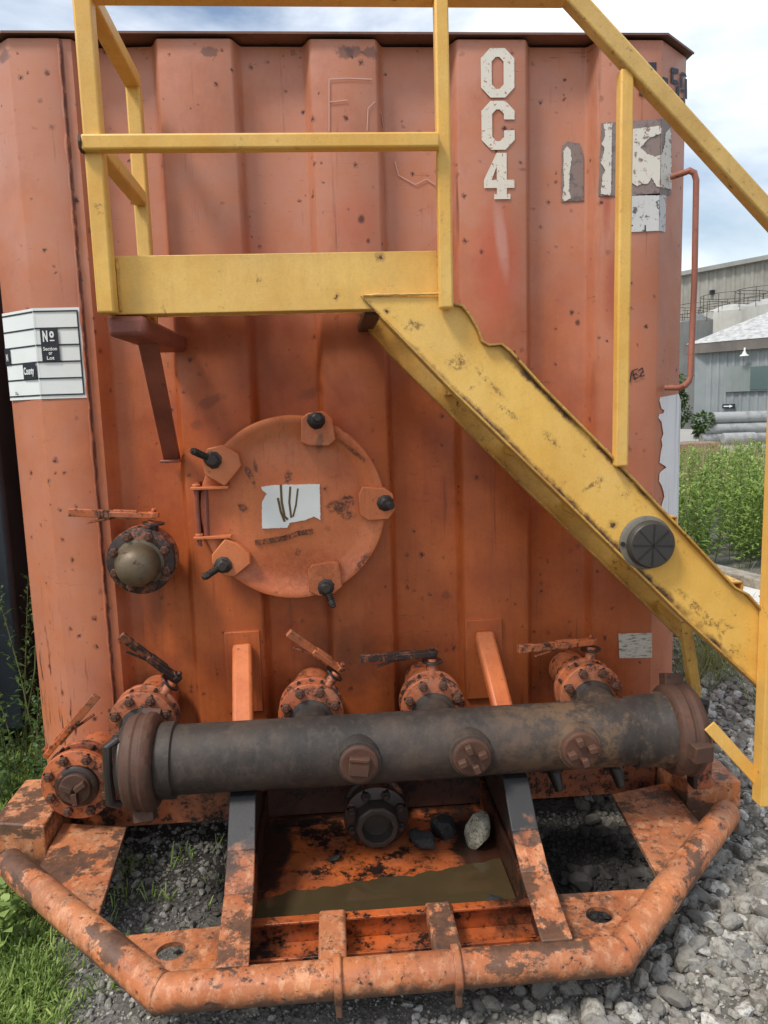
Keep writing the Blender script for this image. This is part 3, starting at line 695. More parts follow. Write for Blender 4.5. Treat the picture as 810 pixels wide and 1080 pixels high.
# T - 5 9 in dark stencil on the right corner
def CH(px, py):
    """arc coordinate and height on the right chamfer seen at a photo pixel"""
    k = CD/(CR-FR); d = F_ + RT*((px-405)/FPX) + UP*((540-py)/FPX)
    t = (k*(CAMPOS.x-FR)-CAMPOS.y)/(d.y-k*d.x); p = CAMPOS+d*t
    return (FR+math.hypot(p.x-FR, p.y), p.z) if p.x > FR else (p.x, at(px, py, Y=0).z)
tp = W2(677, 66); 
x0_, z1_ = tp
decal('unit_number', [[(x0_-.02, z1_), (1.146, z1_), (1.146, z1_-.046), (1.136, z1_-.038), (1.130, z1_-.024), (x0_-.02, z1_-.024)], [(1.088, z1_-.019), (1.116, z1_-.019), (1.116, z1_-.105), (1.088, z1_-.105)]], MINK2, TANK, label='dark stencilled letter T')
decal('unit_number', [[CH(698.5, 81), CH(704, 83), CH(704, 89), CH(698.5, 87)]], MINK2, TANK, label='dark stencilled dash')
chp = lambda *P: [CH(*p) for p in P]
decal('unit_number', [chp((707.5, 71), (715, 73), (715, 78.5), (707.5, 76.5)), chp((707.5, 77.5), (709.8, 78), (709.8, 88), (707.5, 87.5)), chp((710, 84), (714, 85), (715.5, 90), (710, 88.5)),
      chp((713.2, 90.5), (715.8, 91), (715.8, 102), (713.2, 101.5)), chp((707.5, 98), (709.8, 98.5), (710, 102.5), (707.5, 102)), chp((708, 103), (713, 103.2), (714.5, 104), (713, 107), (709.5, 106))], MINK2, TANK, label='dark stencilled number 5')
decal('unit_number', [chp((718.2, 76), (722.5, 77.5), (723.8, 81.5), (717.2, 80)), chp((716.9, 81), (719.2, 81.6), (719.2, 93), (716.9, 92.5)), chp((721.6, 83), (724, 83.6), (724, 105), (721.6, 104)),
      chp((717.4, 93.5), (721, 94.5), (721, 98), (718.5, 97)), chp((717.2, 103), (721, 104.5), (722.5, 111), (718, 107.5))], MINK2, TANK, label='dark stencilled number 9')

def ftext(name, txt, x0, x1, z0, z1, mat, parent, bold=.02, depth=.003):
    cu = bpy.data.curves.new(name, 'FONT'); cu.body = txt; cu.size = 1; cu.offset = bold; cu.resolution_u = 3; cu.fill_mode = 'FRONT'; cu.align_x = 'CENTER'; cu.space_line = .85
    oo = bpy.data.objects.new(name, cu); col.objects.link(oo); dg = bpy.context.evaluated_depsgraph_get()
    me = bpy.data.meshes.new_from_object(oo.evaluated_get(dg)); bpy.data.objects.remove(oo); me.name = name
    xs_ = [v.co.x for v in me.vertices]; ys_ = [v.co.y for v in me.vertices]; ax, bx, ay, by = min(xs_), max(xs_), min(ys_), max(ys_)
    for v in me.vertices:
        u = x0+(v.co.x-ax)/(bx-ax)*(x1-x0); q = z0+(v.co.y-ay)/(by-ay)*(z1-z0); v.co = onwall(u, q, depth)
    me.materials.clear(); me.materials.append(mat)
    o = bpy.data.objects.new(name, me); col.objects.link(o); put(o, parent); return o
# lease sign on the left corner
SE = -1.150  # arc coordinate of the left end
sr, st_, sb = -.802, 1.902, 1.606
rct = lambda a, b, c, d: [(a, c), (b, c), (b, d), (a, d)]
b = MB()
for q in (rct(FL-.0001, sr, sb, st_), rct(SE, FL+.004, sb, st_)): b.prism(q, 0, .0012, onwall)
SG = b.build('lease_sign', paper('sign_vinyl', lin((226, 230, 228)), lin((150, 152, 150)), .70, .74, 70), TANK); SG['label'] = 'white form sign with black grid lines'
lw = .0048; br = sr-.013
zr = [st_-.011-i*.0545 for i in range(6)]
ln = []
for z in zr:
    ln += [rct(SE, FL+.003, z-lw/2, z+lw/2), rct(FL, br, z-lw/2, z+lw/2)]
decal('grid_line', ln, MINK, SG, .002)
decal('grid_line', [rct(br, br+lw, zr[5]-lw/2, zr[0]+lw/2)], MINK, SG, .002)
decal('caption_box', [rct(-.937, -.880, zr[3], zr[1])], MINK, SG, .0045)
decal('caption_box', [rct(-1.040, -.960, zr[4], zr[3])], MINK, SG, .0045)
decal('caption_box', [rct(-1.150, -1.118, zr[3], zr[2])], MINK, SG, .0045)
MWT = Mat('white_print', .5).fin(lin((222, 224, 222)))
ftext('sign_text', 'N', -.929, -.913, zr[2]+.010, zr[1]-.008, MWT, SG, .05, .0075)
ftext('sign_text', 'o', -.907, -.892, zr[2]+.022, zr[1]-.010, MWT, SG, .05, .0075)
decal('sign_text', [rct(-.907, -.892, zr[2]+.012, zr[2]+.016)], MWT, SG, .0062)
ftext('sign_text', 'Section', -.931, -.886, zr[3]+.036, zr[3]+.048, MWT, SG, .02, .0075)
ftext('sign_text', 'or', -.914, -.902, zr[3]+.022, zr[3]+.031, MWT, SG, .02, .0075)
ftext('sign_text', 'Lot', -.921, -.897, zr[3]+.006, zr[3]+.018, MWT, SG, .02, .0075)
ftext('sign_text', 'County', -1.032, -.968, zr[4]+.008, zr[3]-.014, MWT, SG, .03, .0075)
ftext('sign_text', 'N', -1.138, -1.126, zr[3]+.012, zr[2]-.018, MWT, SG, .03, .0075)
ftext('sign_text', '2L', -1.108, -1.088, zr[5]+.006, zr[5]+.016, MINK, SG, .02, .004)

def torn(pts, j=.55, step=1.6):
    res = []
    for p, q in zip(pts, pts[1:]+pts[:1]):
        L_ = math.dist(p, q); k = max(1, int(L_/step)); nx, ny = (q[1]-p[1])/(L_+1e-6), -(q[0]-p[0])/(L_+1e-6)
        for i in range(k):
            r = mnoise.noise(Vector((p[0]*.3+i*.9, p[1]*.3, 2)))*j*2.2 if i else 0
            res.append((p[0]+(q[0]-p[0])*i/k+nx*r, p[1]+(q[1]-p[1])*i/k+ny*r))
    return res
def pxpoly(pts, name, mat, parent, depth=0, label=None, Y=0):
    if 'torn' in name or 'residue' in name: pts = torn(pts)
    return decal(name, [[(W2(*p) if W2(*p)[0] <= FR else CH(*p)) for p in pts]], mat, parent, depth, label=label)
# weathered stickers on the upper right
pxpoly([(598, 148), (604, 143), (617, 146), (621, 160), (621, 207), (597, 209)], 'sticker_residue', MGREY, TANK)
pxpoly([(599, 153), (603, 149), (607, 153), (608, 164), (606, 175), (605, 192), (607, 205), (600, 208), (598, 205), (600, 190), (599, 172)], 'torn_sticker', MWP, TANK, .002, 'thin torn strip of white sticker')
pxpoly([(634, 130), (707, 125), (707, 206), (631, 207)], 'sticker_residue', MGREY, TANK)
pxpoly([(636, 131), (645, 130), (644, 206), (633, 205), (635, 186), (638, 180), (633, 172), (637, 158), (634, 152), (638, 143)], 'torn_sticker', MWP, TANK, .002, 'left strip of torn white sticker')
pxpoly([(664, 137), (696, 133), (697, 141), (684, 146), (675, 156), (681, 162), (690, 166), (697, 163), (700, 153), (701, 140), (706, 135), (707, 200), (692, 197), (687, 188), (683, 194), (676, 194), (672, 197), (664, 192)], 'torn_sticker', MWP, TANK, .002, 'main piece of torn white sticker')
pxpoly([(663, 206), (702, 206), (701, 245), (664, 245)], 'printed_label', MGRUB, TANK, 0, 'grubby white printed label')
strokes3('label_line', [[W2(664, 238), W2(701, 238)], [W2(680, 238), W2(680, 244)]], .004, MINK, TANK)
pxpoly([(652, 668), (687, 667), (687, 693), (653, 694)], 'worn_label', MWORN, TANK, 0, 'small worn white label low on the right')
# peeling white panel on the right chamfer (u runs round the corner)
edge_pts = [(696, 419), (695, 423), (697, 431), (700, 433), (699, 436), (695, 437), (694, 441), (697, 445), (698, 452), (699, 458), (697, 464), (698, 470), (696.5, 477), (695.5, 484), (695, 488), (700, 491), (702, 493), (697, 497), (695, 500), (694.5, 508), (697, 512), (699, 518), (700, 524), (698, 531), (696, 538), (696.5, 548)]
le = [CH(*p) for p in edge_pts]; rr_ = FR+math.hypot(CR-FR, CD)-.006
b = MB()
poly = [(max(FR+.002, u), z) for u, z in le]
b.prism([(rr_-.02, le[0][1]+.01)]+poly[:]+[(rr_, le[-1][1]-.05), (rr_, le[0][1]-.02)], 0, .0015, onwall)
low = [(FR+.03, le[-1][1]), (FR+.012, le[-1][1]-.07), (FR+.02, le[-1][1]-.16), (rr_, le[-1][1]-.16), (rr_, le[-1][1]-.052)]
MPL = paper('ribbed_white_vinyl', lin((226, 226, 226)), lin((190, 188, 190)), .56, .60, 20, (3, 3, .04))
b.build('peeling_panel', MPL, TANK)['label'] = 'white peeling vinyl strip on the right corner'
decal('peeling_panel', [low], MWH, TANK, .0)
# hand marks
strokes3('hand_mark', [[W2(664, 403), W2(666, 392)], [W2(669, 400), W2(667, 391), W2(672, 389)], [W2(667, 396), W2(671, 394)], [W2(668, 400), W2(673, 398)], [W2(673, 391), W2(677, 388), W2(678, 392), W2(674, 397), W2(679, 396)]], .0035, MINK, TANK, label='black hand-written marks')
chk = [[(347, 139), (347, 84), (366, 83), (392, 84)], [(348, 108), (366, 106)], [(387, 138), (388, 115), (395, 108), (403, 116), (405, 128)], [(418, 165), (422, 180), (440, 190), (452, 184), (461, 190)], [(424, 137), (442, 134), (455, 150)]]
for l_ in chk: strokes3('chalk_mark', [[W2(*p) for p in l_]], .0026, MCHALK, TANK)

# ================================================================== manway hatch
HC = Vector((-.128, 0, 1.212)); HR = .315
b = MB()
b.lathe(HC+Vector((0, .06, 0)), (0, -1, 0), [(0, HR-.03), (.085, HR-.03)], 64)
b.build('hatch_neck', MH, TANK)['label'] = 'short round neck behind the hatch'
b = MB()
b.lathe(HC+Vector((0, -.022, 0)), (0, -1, 0), [(0, HR), (.052, HR), (.062, HR-.005), (.064, HR-.014), (.058, HR-.028), (.042, HR-.062), (.039, HR-.080), (.043, HR-.14), (.048, .10), (.049, .01)], 96)
b0 = MB(); b0.lathe(HC+Vector((0, -.004, 0)), (0, -1, 0), [(0, HR-.012), (.019, HR-.012)], 64); b0.build('hatch_gasket', MBK, TANK)
HATCH = b.build('manway_hatch', MH, TANK, 0, 50)
HATCH['label'] = 'round orange hatch door with five clamp lugs'
def lug(px, py, ang, bolt_dir, blen):
    c = at(px, py, Y=-.10); ca, sa = math.cos(ang), math.sin(ang)
    shp = [(-.055, -.052), (-.03, -.062), (.03, -.062), (.055, -.045), (.05, .02), (.025, .045), (-.025, .045), (-.05, .02)]
    b = MB(); shp = [(u+random.uniform(-.005, .005), v+random.uniform(-.006, .006)) for u, v in shp]; P = [(c.x+(u*ca-v*sa)*1.08, c.z+(u*sa+v*ca)*1.08) for u, v in shp]
    b.prism(P, -.066, -.104)
    q = b.build('clamp_lug', MH, HATCH, .004)
    d = Vector(bolt_dir).normalized(); hc = Vector((c.x-sa*.018, -.104, c.z+ca*.018))
    b = MB(); b.lathe(hc, (0, -1, 0), [(0, .029), (.005, .030), (.009, .022), (.020, .021), (.026, .014)], 9, .10)
    b.tube([hc+Vector((0, .03, 0)), hc+d*.03, hc+d*blen], [.011, .0095, .009], 10)
    b.lathe(hc+d*(blen-.022), d, [(0, .013), (.014, .013), (.018, .009)], 6, .08)
    for k in range(5): b.lathe(hc+d*(.03+k*.007), d, [(0, .011), (.002, .0135), (.004, .011)], 10)
    b.build('clamp_bolt', MBK, HATCH, .001)
lug(334, 449, 0.05, (.1, -1, .15), .055)
lug(230, 488, 1.0, (-.9, -.7, .55), .085)
lug(401, 531, -1.5, (.25, -1, -.05), .05)
lug(240, 592, 2.25, (-.9, -.7, -.45), .085)
lug(343, 614, 3.25, (.35, -.55, -.9), .075)
# hinge on the left
b = MB(); hp = at(207, 515, Y=-.09); hq = at(212, 567, Y=-.09)
b.tube([(hp.x, -.09, hp.z+.01), (hp.x, -.09, hq.z-.03)], .0075, 10); b.tube([(hp.x+.028, -.085, hp.z), (hp.x+.024, -.085, hq.z)], .010, 10)
b.build('hinge_pin', MR, HATCH)
for hz in (hp.z, hq.z):
    b = MB(); b.box((hp.x+.045, -.088, hz), (.125, .035, .010)); b.lathe((hp.x, -.09, hz+.004), (0, 0, 1), [(0, .014), (.010, .014)], 12)
    b.build('hinge_plate', MH, HATCH, .002)
# small plates joining the hinge to the wall
b = MB(); b.box((hp.x-.004, -.04, (hp.z+hq.z)/2), (.012, .10, hp.z-hq.z+.03)); b.build('hinge_bracket', MW, HATCH, .002)
def hx(px, py): p = at(px, py, Y=-.085); return (p.x, p.z)
b = MB(); b.prism([hx(*p) for p in torn([(275, 514), (289, 512), (337, 511), (338, 549), (331, 545), (322, 549), (305, 552), (303, 557), (276, 558), (276, 530), (281, 521), (276, 517)], .35)], -.064, -.0760)
b.build('hatch_label', MWH, HATCH)['label'] = 'torn white label on the hatch'
b = MB()
for pts, wd in ((((296, 512), (297, 530), (300, 545), (303, 548)), .008), (((293, 526), (296, 540), (300, 550)), .008), (((306, 514), (305, 530), (307, 546)), .007), (((314, 516), (312, 533), (309, 545)), .006)):
    for k, q in enumerate(stroke([hx(*p) for p in pts], wd)): b.prism(q, -.0755, -.0768-k*.0002)
b.build('label_smear', MBROWN, HATCH)
b = MB()
for k, q in enumerate(stroke([hx(270, 573), hx(285, 571), hx(300, 568), hx(315, 563), hx(329, 561)], .017)): b.prism(q, -.062, -.0735-k*.0003)
MSM = Mat('dry_oil_smear', .8); cc = MSM.noise(90, 6, .75, stretch=(2, 1, .8)); tr = MSM.n('ShaderNodeBsdfTransparent'); mx = MSM.n('ShaderNodeMixShader')
MSM.fin(lin((92, 62, 44))); MSM.l(MSM.ramp(cc, .44, .56), mx.inputs[0]); MSM.l(tr.outputs[0], mx.inputs[1]); MSM.l(MSM.b.outputs[0], mx.inputs[2]); MSM.l(mx.outputs[0], MSM.out.inputs[0])
b.build('oil_smear', MSM.m, HATCH)

# ================================================================== valves
bolt_me = {}
def hexbolt(c, d, r, h, parent, mat):
    key = (round(r, 4), round(h, 4), mat.name, round(d[1], 2))
    if key not in bolt_me:
        b = MB(); b.lathe((0, 0, 0), d, [(0, r), (h*.8, r), (h, r*.8)], 6); b.lathe(Vector(d)*h*.95, d, [(0, r*.5), (h*.5, r*.48)], 8)
        o = b.build('bolt', mat, None); bolt_me[key] = o.data; bpy.data.objects.remove(o)
    o = bpy.data.objects.new('bolt', bolt_me[key]); col.objects.link(o); o.location = c; put(o, parent); return o
def lever(stem, tip, parent, mat, tipmat=None, drop=.02):
    """notched lever with a squeeze rod running under it"""
    a, t = Vector(stem), Vector(tip); d = (t-a).normalized(); n_ = Vector((0, -1, 0)).cross(d).normalized(); n_ = n_ if n_.z > 0 or abs(d.z) > .9 else -n_
    L_ = (t-a).length
    b = MB(); k = a.lerp(t, .52)
    b.bar(a-d*.015, k, .034, .018, n_); b.bar(k-d*.01, t, .018, .026, n_); b.bar(a.lerp(t, .2), a.lerp(t, .48), .022, .030, n_)
    b.lathe(a+Vector((0, .0, 0))-n_*.006, n_, [(0, .020), (.018, .020)], 10); b.lathe(a-n_*.006-d*.0, n_, [(.018, .008), (.030, .008)], 8)
    o = b.build('lever', mat, parent, .002)
    b = MB(); s0 = a.lerp(t, .40)-n_*.008; s1 = a.lerp(t, .78)-n_*(drop+.012)
    b.tube([a.lerp(t, .18)-n_*.010, s0, s1], .0042, 8); b.build('latch_rod', tipmat or mat, parent)
    b = MB(); b.lathe(a-n_*.030, n_, [(0, .036), (.007, .036)], 14, .06); b.lathe(a-n_*.060, n_, [(0, .018), (.030, .018)], 10); b.build('notch_plate', MVB, parent, .001)
def valve(cx, cz, yf, stem, tip, kind='valve', rad=.113, label=None, mat=MV, hm=None, cap=None, neck=.062, back=0.03, nb=8, fm=None):
    b = MB(); b.lathe((cx, back, cz), (0, -1, 0), [(0, neck+.008), (-yf+back-.035, neck+.008)], 32)
    b.lathe((cx, yf+.062, cz), (0, -1, 0), [(0, rad*.86), (.004, rad*.90), (.034, rad*.90), (.038, rad*.84)], 36, .012)
    V = b.build('valve_body', mat, TANK); V['label'] = label
    b = MB(); b.lathe((cx, yf+.084, cz), (0, -1, 0), [(0, rad), (.018, rad), (.020, rad-.003)], 40); b.build('flange', mat, V, .002)
    b = MB(); b.lathe((cx, yf+.020, cz), (0, -1, 0), [(0, rad), (.018, rad), (.020, rad-.003)], 40); b.build('flange', fm or mat, V, .002)
    for k in range(nb):
        a = 2*math.pi*(k+.5)/nb; hexbolt(Vector((cx+math.cos(a)*rad*.80, yf, cz+math.sin(a)*rad*.80)), (0, -1, 0), .016, .016, V, MB_ if mat is MV else MVB)
    for k in range(nb): # studs between the flanges
        a = 2*math.pi*(k+.5)/nb; q = Vector((cx+math.cos(a)*rad*.93, 0, cz+math.sin(a)*rad*.93)); 
        b = MB(); b.tube([q+Vector((0, yf+.088, 0)), q+Vector((0, yf, 0))], .006, 6); b.build('stud', MBK, V)
    if stem: lever(stem, tip, V, hm or mat, None)
    if stem:
        b = MB(); s_ = Vector(stem); c_ = Vector((cx, yf+.045, cz)); dd = (s_-c_).normalized(); b.tube([c_+dd*rad*.7, s_-dd*.02], .017, 12); b.build('stem', mat, V)
    return V
# upper left, domed plug
A_ = valve(-.645, 1.057, -.10, (-.600, -.060, 1.205), (-.865, -.10, 1.232), label='upper left valve with a domed brass plug', neck=.06, fm=MVG)
b = MB(); b.lathe((-.647, -.10, 1.052), (0, -1, -.04), [(0, .082), (.008, .082), (.012, .072), (.03, .070), (.06, .066), (.08, .057), (.094, .042), (.101, .026), (.104, .008)], 36); b.build('domed_plug', MBR, A_, 0, 50)
# bottom left, plugged
B_ = valve(-.862, .352, -.25, (-.955, -.215, .455), (-.775, -.26, .655), label='bottom left valve with a rusty wing plug', neck=.065, rad=.118, back=.05)
b = MB(); b.lathe((-.862, -.25, .352), (0, -1, 0), [(0, .070), (.012, .070), (.018, .062), (.020, .055)], 32); b.build('plug_ring', MVB, B_, .001)
b = MB(); b.lathe((-.862, -.262, .352), (0, -1, 0), [(0, .052), (.020, .050)], 28)
for k in range(3):
    a = .6+k*2.09; b.box((-.862+math.cos(a)*.026, -.29, .352+math.sin(a)*.026), (.040, .022, .018), Matrix.Rotation(-a, 3, 'Y'))
b.build('wing_plug', MB_, B_, .002)
# four valves feeding the manifold
def feed(cx, cz, stem, tip, label, hm=None):
    cz -= .036; V = valve(cx, cz, -.245, stem, tip, label=label, hm=hm, rad=.109)
    b = MB(); b.lathe((cx, -.24, cz-.018), (0, -1, 0), [(0, .074), (.010, .074), (.016, .062), (.15, .062)], 32); b.build('outlet_neck', MM, V); return V
feed(-.644, .580, (-.545, -.15, .665), (-.695, -.22, .840), 'left feed valve with its lever raised', MVG)
feed(-.094, .576, (.005, -.15, .665), (-.158, -.20, .815), 'second feed valve with an orange lever raised', MV)
feed(.314, .576, (.325, -.15, .700), (.075, -.20, .712), 'third feed valve with its lever level', MVG)
feed(.857, .588, (.885, -.15, .712), (.615, -.20, .716), 'right feed valve with its orange lever level', MV)
# drain valve under the manifold
G_ = valve(.108, .196, -.30, None, None, label='oil-blackened drain valve under the manifold', mat=MVG, rad=.108, neck=.07, fm=MVB)
b = MB(); b.lathe((.108, -.302, .190), (0, -1, 0), [(0, .074), (.05, .072), (.056, .066), (.056, .052), (.012, .046)], 10); b.build('drain_socket', MBK, G_, .001)
# small petcocks
for (px, py) in ((586, 824), (651, 820)):
    p = at(px, py, Y=-.30); b = MB(); b.tube([(p.x, -.02, p.z+.07), (p.x, -.24, p.z+.06), (p.x, -.29, p.z+.02), (p.x+.01, -.31, p.z-.03)], [.020, .020, .022, .014], 12)
    b.box((p.x, -.28, p.z+.045), (.018, .05, .05)); b.lathe((p.x, -.26, p.z+.03), (1, 0, 0), [(-.035, .018), (.035, .018)], 8); b.build('petcock', MBK, TANK, .003)

# ================================================================== manifold pipe
MY_, MZ = -.42, .500
b = MB(); b.lathe((-.555, MY_, MZ), (1, 0, 0), [(0, .106), (.012, .113), (.040, .114), (.052, .113), (.056, .1035), (1.47, .1035), (1.474, .109), (1.50, .112), (1.56, .113), (1.565, .118), (1.60, .118)], 72)
MANI = b.build('manifold_pipe', MM, TANK, 0, 45); MANI['label'] = 'long black manifold pipe with three plugs'
def union(x, sgn, lugs):
    b = MB(); b.lathe((x-.038, MY_, MZ), (1, 0, 0), [(-.008, .118), (-.002, .132), (.004, .139), (.030, .145), (.034, .141), (.050, .141), (.056, .147), (.074, .143), (.084, .132), (.086, .118)], 48, .004)
    for a in lugs:
        d = Vector((0, math.cos(a), math.sin(a))); b.bar(Vector((x, MY_, MZ))+d*.12, Vector((x+.006, MY_, MZ))+d*.172, .052, .060, (1, 0, 0))
    o = b.build('hammer_union', MB_, MANI, .006)
    b = MB(); b.lathe((x+sgn*.030, MY_, MZ), (sgn, 0, 0), [(0, .122), (.02, .118), (.035, .095), (.04, .05)], 36); b.build('end_cap', MBK, MANI)
union(-.600, -1, (-1.85, .6)); union(1.072, 1, (3.2, 1.2))
b = MB(); b.tube([(-.655, -.48, .600), (-.680, -.50, .590), (-.684, -.50, .50), (-.682, -.50, .415), (-.655, -.49, .402)], .013, 10); b.build('cap_handle', MBK, MANI)
b = MB(); b.tube([(1.105, -.44, .600), (1.150, -.44, .592), (1.150, -.42, .50), (1.145, -.42, .42), (1.12, -.43, .41)], .016, 10); b.build('cap_handle', MBK, MANI)
for i, (px, py) in enumerate(((379, 805), (500, 795), (617, 787))):
    p = at(px, py, Y=-.575)
    b = MB(); b.lathe((p.x, -.485, MZ+.006), (0, -1, 0), [(0, .072), (.030, .070), (.038, .066), (.046, .066), (.048, .060)], 36); b.build('plug_boss', MM, MANI, .001)
    b = MB(); b.lathe((p.x, -.530, MZ+.006), (0, -1, 0), [(0, .058), (.014, .058), (.018, .053), (.018, .03)], 36)
    c = Vector((p.x, -.553, MZ+.006))
    if i == 0:
        b.box(c, (.060, .022, .056), Matrix.Rotation(R(8), 3, 'Y')); b.box(c+Vector((.0, -.011, .022)), (.058, .008, .012), Matrix.Rotation(R(8), 3, 'Y'))
    else:
        rr = R(20) if i == 1 else R(-75)
        for k in range(4):
            a = rr+k*math.pi/2; b.box(c+Vector((math.cos(a)*.032, -.002, math.sin(a)*.032)), (.026, .026, .020), Matrix.Rotation(-a, 3, 'Y'))
    b.build('pipe_plug', MB_, MANI, .003)

# ================================================================== skid: bumper, braces, plates, pan
BZ = .165; BR = .0445
bump = [(-1.045, -.385, BZ+.015), (-.455, -.965, BZ), (.675, -.965, BZ), (1.268, -.385, BZ+.015)]
# bumper has mitred joints
def mitred(pts, r, seg=28):
    b = MB(); P = [Vector(p) for p in pts]; rings = []
    for i, p in enumerate(P):
        if i == 0: n_ = (P[1]-P[0]).normalized(); dref = n_
        elif i == len(P)-1: n_ = (P[-1]-P[-2]).normalized(); dref = n_
        else: dref = (P[i]-P[i-1]).normalized(); n_ = (dref+(P[i+1]-P[i]).normalized()).normalized()
        x = Vector((0, 0, 1)); y = dref.cross(x).normalized(); x = y.cross(dref)
        ring = []
        for k in range(seg):
            a = 2*math.pi*k/seg; q = p+(x*math.cos(a)+y*math.sin(a))*r; t = (p-q).dot(n_)/dref.dot(n_); ring.append(b.bm.verts.new(q+dref*t))
        rings.append(ring)
    for i in range(len(P)-1):
        for k in range(seg): b.bm.faces.new((rings[i][k], rings[i][(k+1) % seg], rings[i+1][(k+1) % seg], rings[i+1][k]))
    b.bm.faces.new(rings[0][::-1]); b.bm.faces.new(rings[-1]); return b
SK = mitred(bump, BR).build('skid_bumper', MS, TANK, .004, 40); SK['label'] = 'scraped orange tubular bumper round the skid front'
for p in bump[1:3]:
    d = Vector((0, 0, 0)); b = MB()
    nn = Vector((1, 0, 0)) if True else 0
    s_ = -1 if p[0] < 0 else 1; ax = Vector((math.cos(R(22.2)), s_*math.sin(R(22.2)), 0))
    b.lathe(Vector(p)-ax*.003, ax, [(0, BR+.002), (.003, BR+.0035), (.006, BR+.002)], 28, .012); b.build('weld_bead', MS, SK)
for x in (-.030, .262):
    b = MB(); b.lathe((x-.010, -.965, BZ), (1, 0, 0), [(0, BR+.008), (.002, BR+.011), (.018, BR+.011), (.020, BR+.008)], 32)
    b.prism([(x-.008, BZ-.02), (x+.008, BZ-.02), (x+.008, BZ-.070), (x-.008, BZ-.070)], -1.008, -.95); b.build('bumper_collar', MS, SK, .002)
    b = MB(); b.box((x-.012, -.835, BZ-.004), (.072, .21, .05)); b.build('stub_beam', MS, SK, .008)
# side runners
for sg, nm in ((-1, 'left'), (1, 'right')):
    xo = CX+sg*1.235; xi = CX+sg*1.055
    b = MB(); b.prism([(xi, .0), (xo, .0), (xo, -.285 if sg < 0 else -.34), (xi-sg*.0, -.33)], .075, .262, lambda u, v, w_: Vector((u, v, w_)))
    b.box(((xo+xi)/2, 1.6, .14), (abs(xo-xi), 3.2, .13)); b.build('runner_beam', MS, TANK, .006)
# front sill under the wall
b = MB(); b.box((CX, -.045, .175), (2.1, .09, .14)); b.box((CX, -.055, .252), (2.12, .13, .012)); b.build('front_sill', MO, TANK, .003)
b = MB(); b.box((.12, -.30, .345), (.80, .02, .05)); b.box((-.45, -.10, .31), (.60, .10, .035)); b.box((.45, -.12, .31), (1.2, .10, .03)); b.build('pipe_rest', MVB, TANK, .003)
def P2(*pts, Z): return [(at(px, py, Z=Z).x, at(px, py, Z=Z).y) for px, py in pts]
flat = lambda u, v, w_: Vector((u, v, w_))
def plate(name, poly, z, th=.012, mat=MS, hole=None, label=None):
    bm = bmesh.new(); th_ = th
    vs = [bm.verts.new((u, v, z)) for u, v in poly]; es = [bm.edges.new((vs[i], vs[(i+1) % len(vs)])) for i in range(len(vs))]
    if hole:
        hv = [bm.verts.new((hole[0]+math.cos(a)*hole[2], hole[1]+math.sin(a)*hole[2]*.9, z)) for a in [2*math.pi*k/20 for k in range(20)]]
        es += [bm.edges.new((hv[i], hv[(i+1) % 20])) for i in range(20)]
    bmesh.ops.triangle_fill(bm, edges=es, use_beauty=True)
    if hole:
        bad = [f for f in bm.faces if (f.calc_center_median().xy-Vector(hole[:2])).length < hole[2]*.6 and all(abs((v.co.xy-Vector(hole[:2])).length-hole[2]) < hole[2]*.15 for v in f.verts)]
        bmesh.ops.delete(bm, geom=bad, context='FACES_ONLY')
    r = bmesh.ops.extrude_face_region(bm, geom=bm.faces[:]); bmesh.ops.translate(bm, vec=(0, 0, -th_), verts=[g_ for g_ in r['geom'] if isinstance(g_, bmesh.types.BMVert)])
    b = MB(); b.bm.free(); b.bm = bm; o = b.build(name, mat, TANK)
    if label: o['label'] = label
    return o
plate('side_plate', [(-.955, -.05), (-.955, -.45), (-.72, -.66), (-.735, -.25), (-.70, -.06)] if False else P2((66, 864), (133, 868), (101, 968), (34, 922), Z=.20), .186)
plate('side_plate', [(CX*2-u, v) for u, v in P2((66, 864), (133, 868), (101, 968), (34, 922), Z=.20)][::-1], .1865)
hl = at(180, 1003, Z=.17); hr = at(632, 965, Z=.17)
plate('corner_gusset', P2((128, 987), (236, 976), (228, 1022), (172, 1034), Z=.17), .17, hole=(hl.x, hl.y, .036), label='left corner plate with a round hole')
plate('corner_gusset', P2((578, 944), (682, 937), (660, 985), (606, 1000), Z=.17), .17, hole=(hr.x, hr.y, .036), label='right corner plate with a round hole')
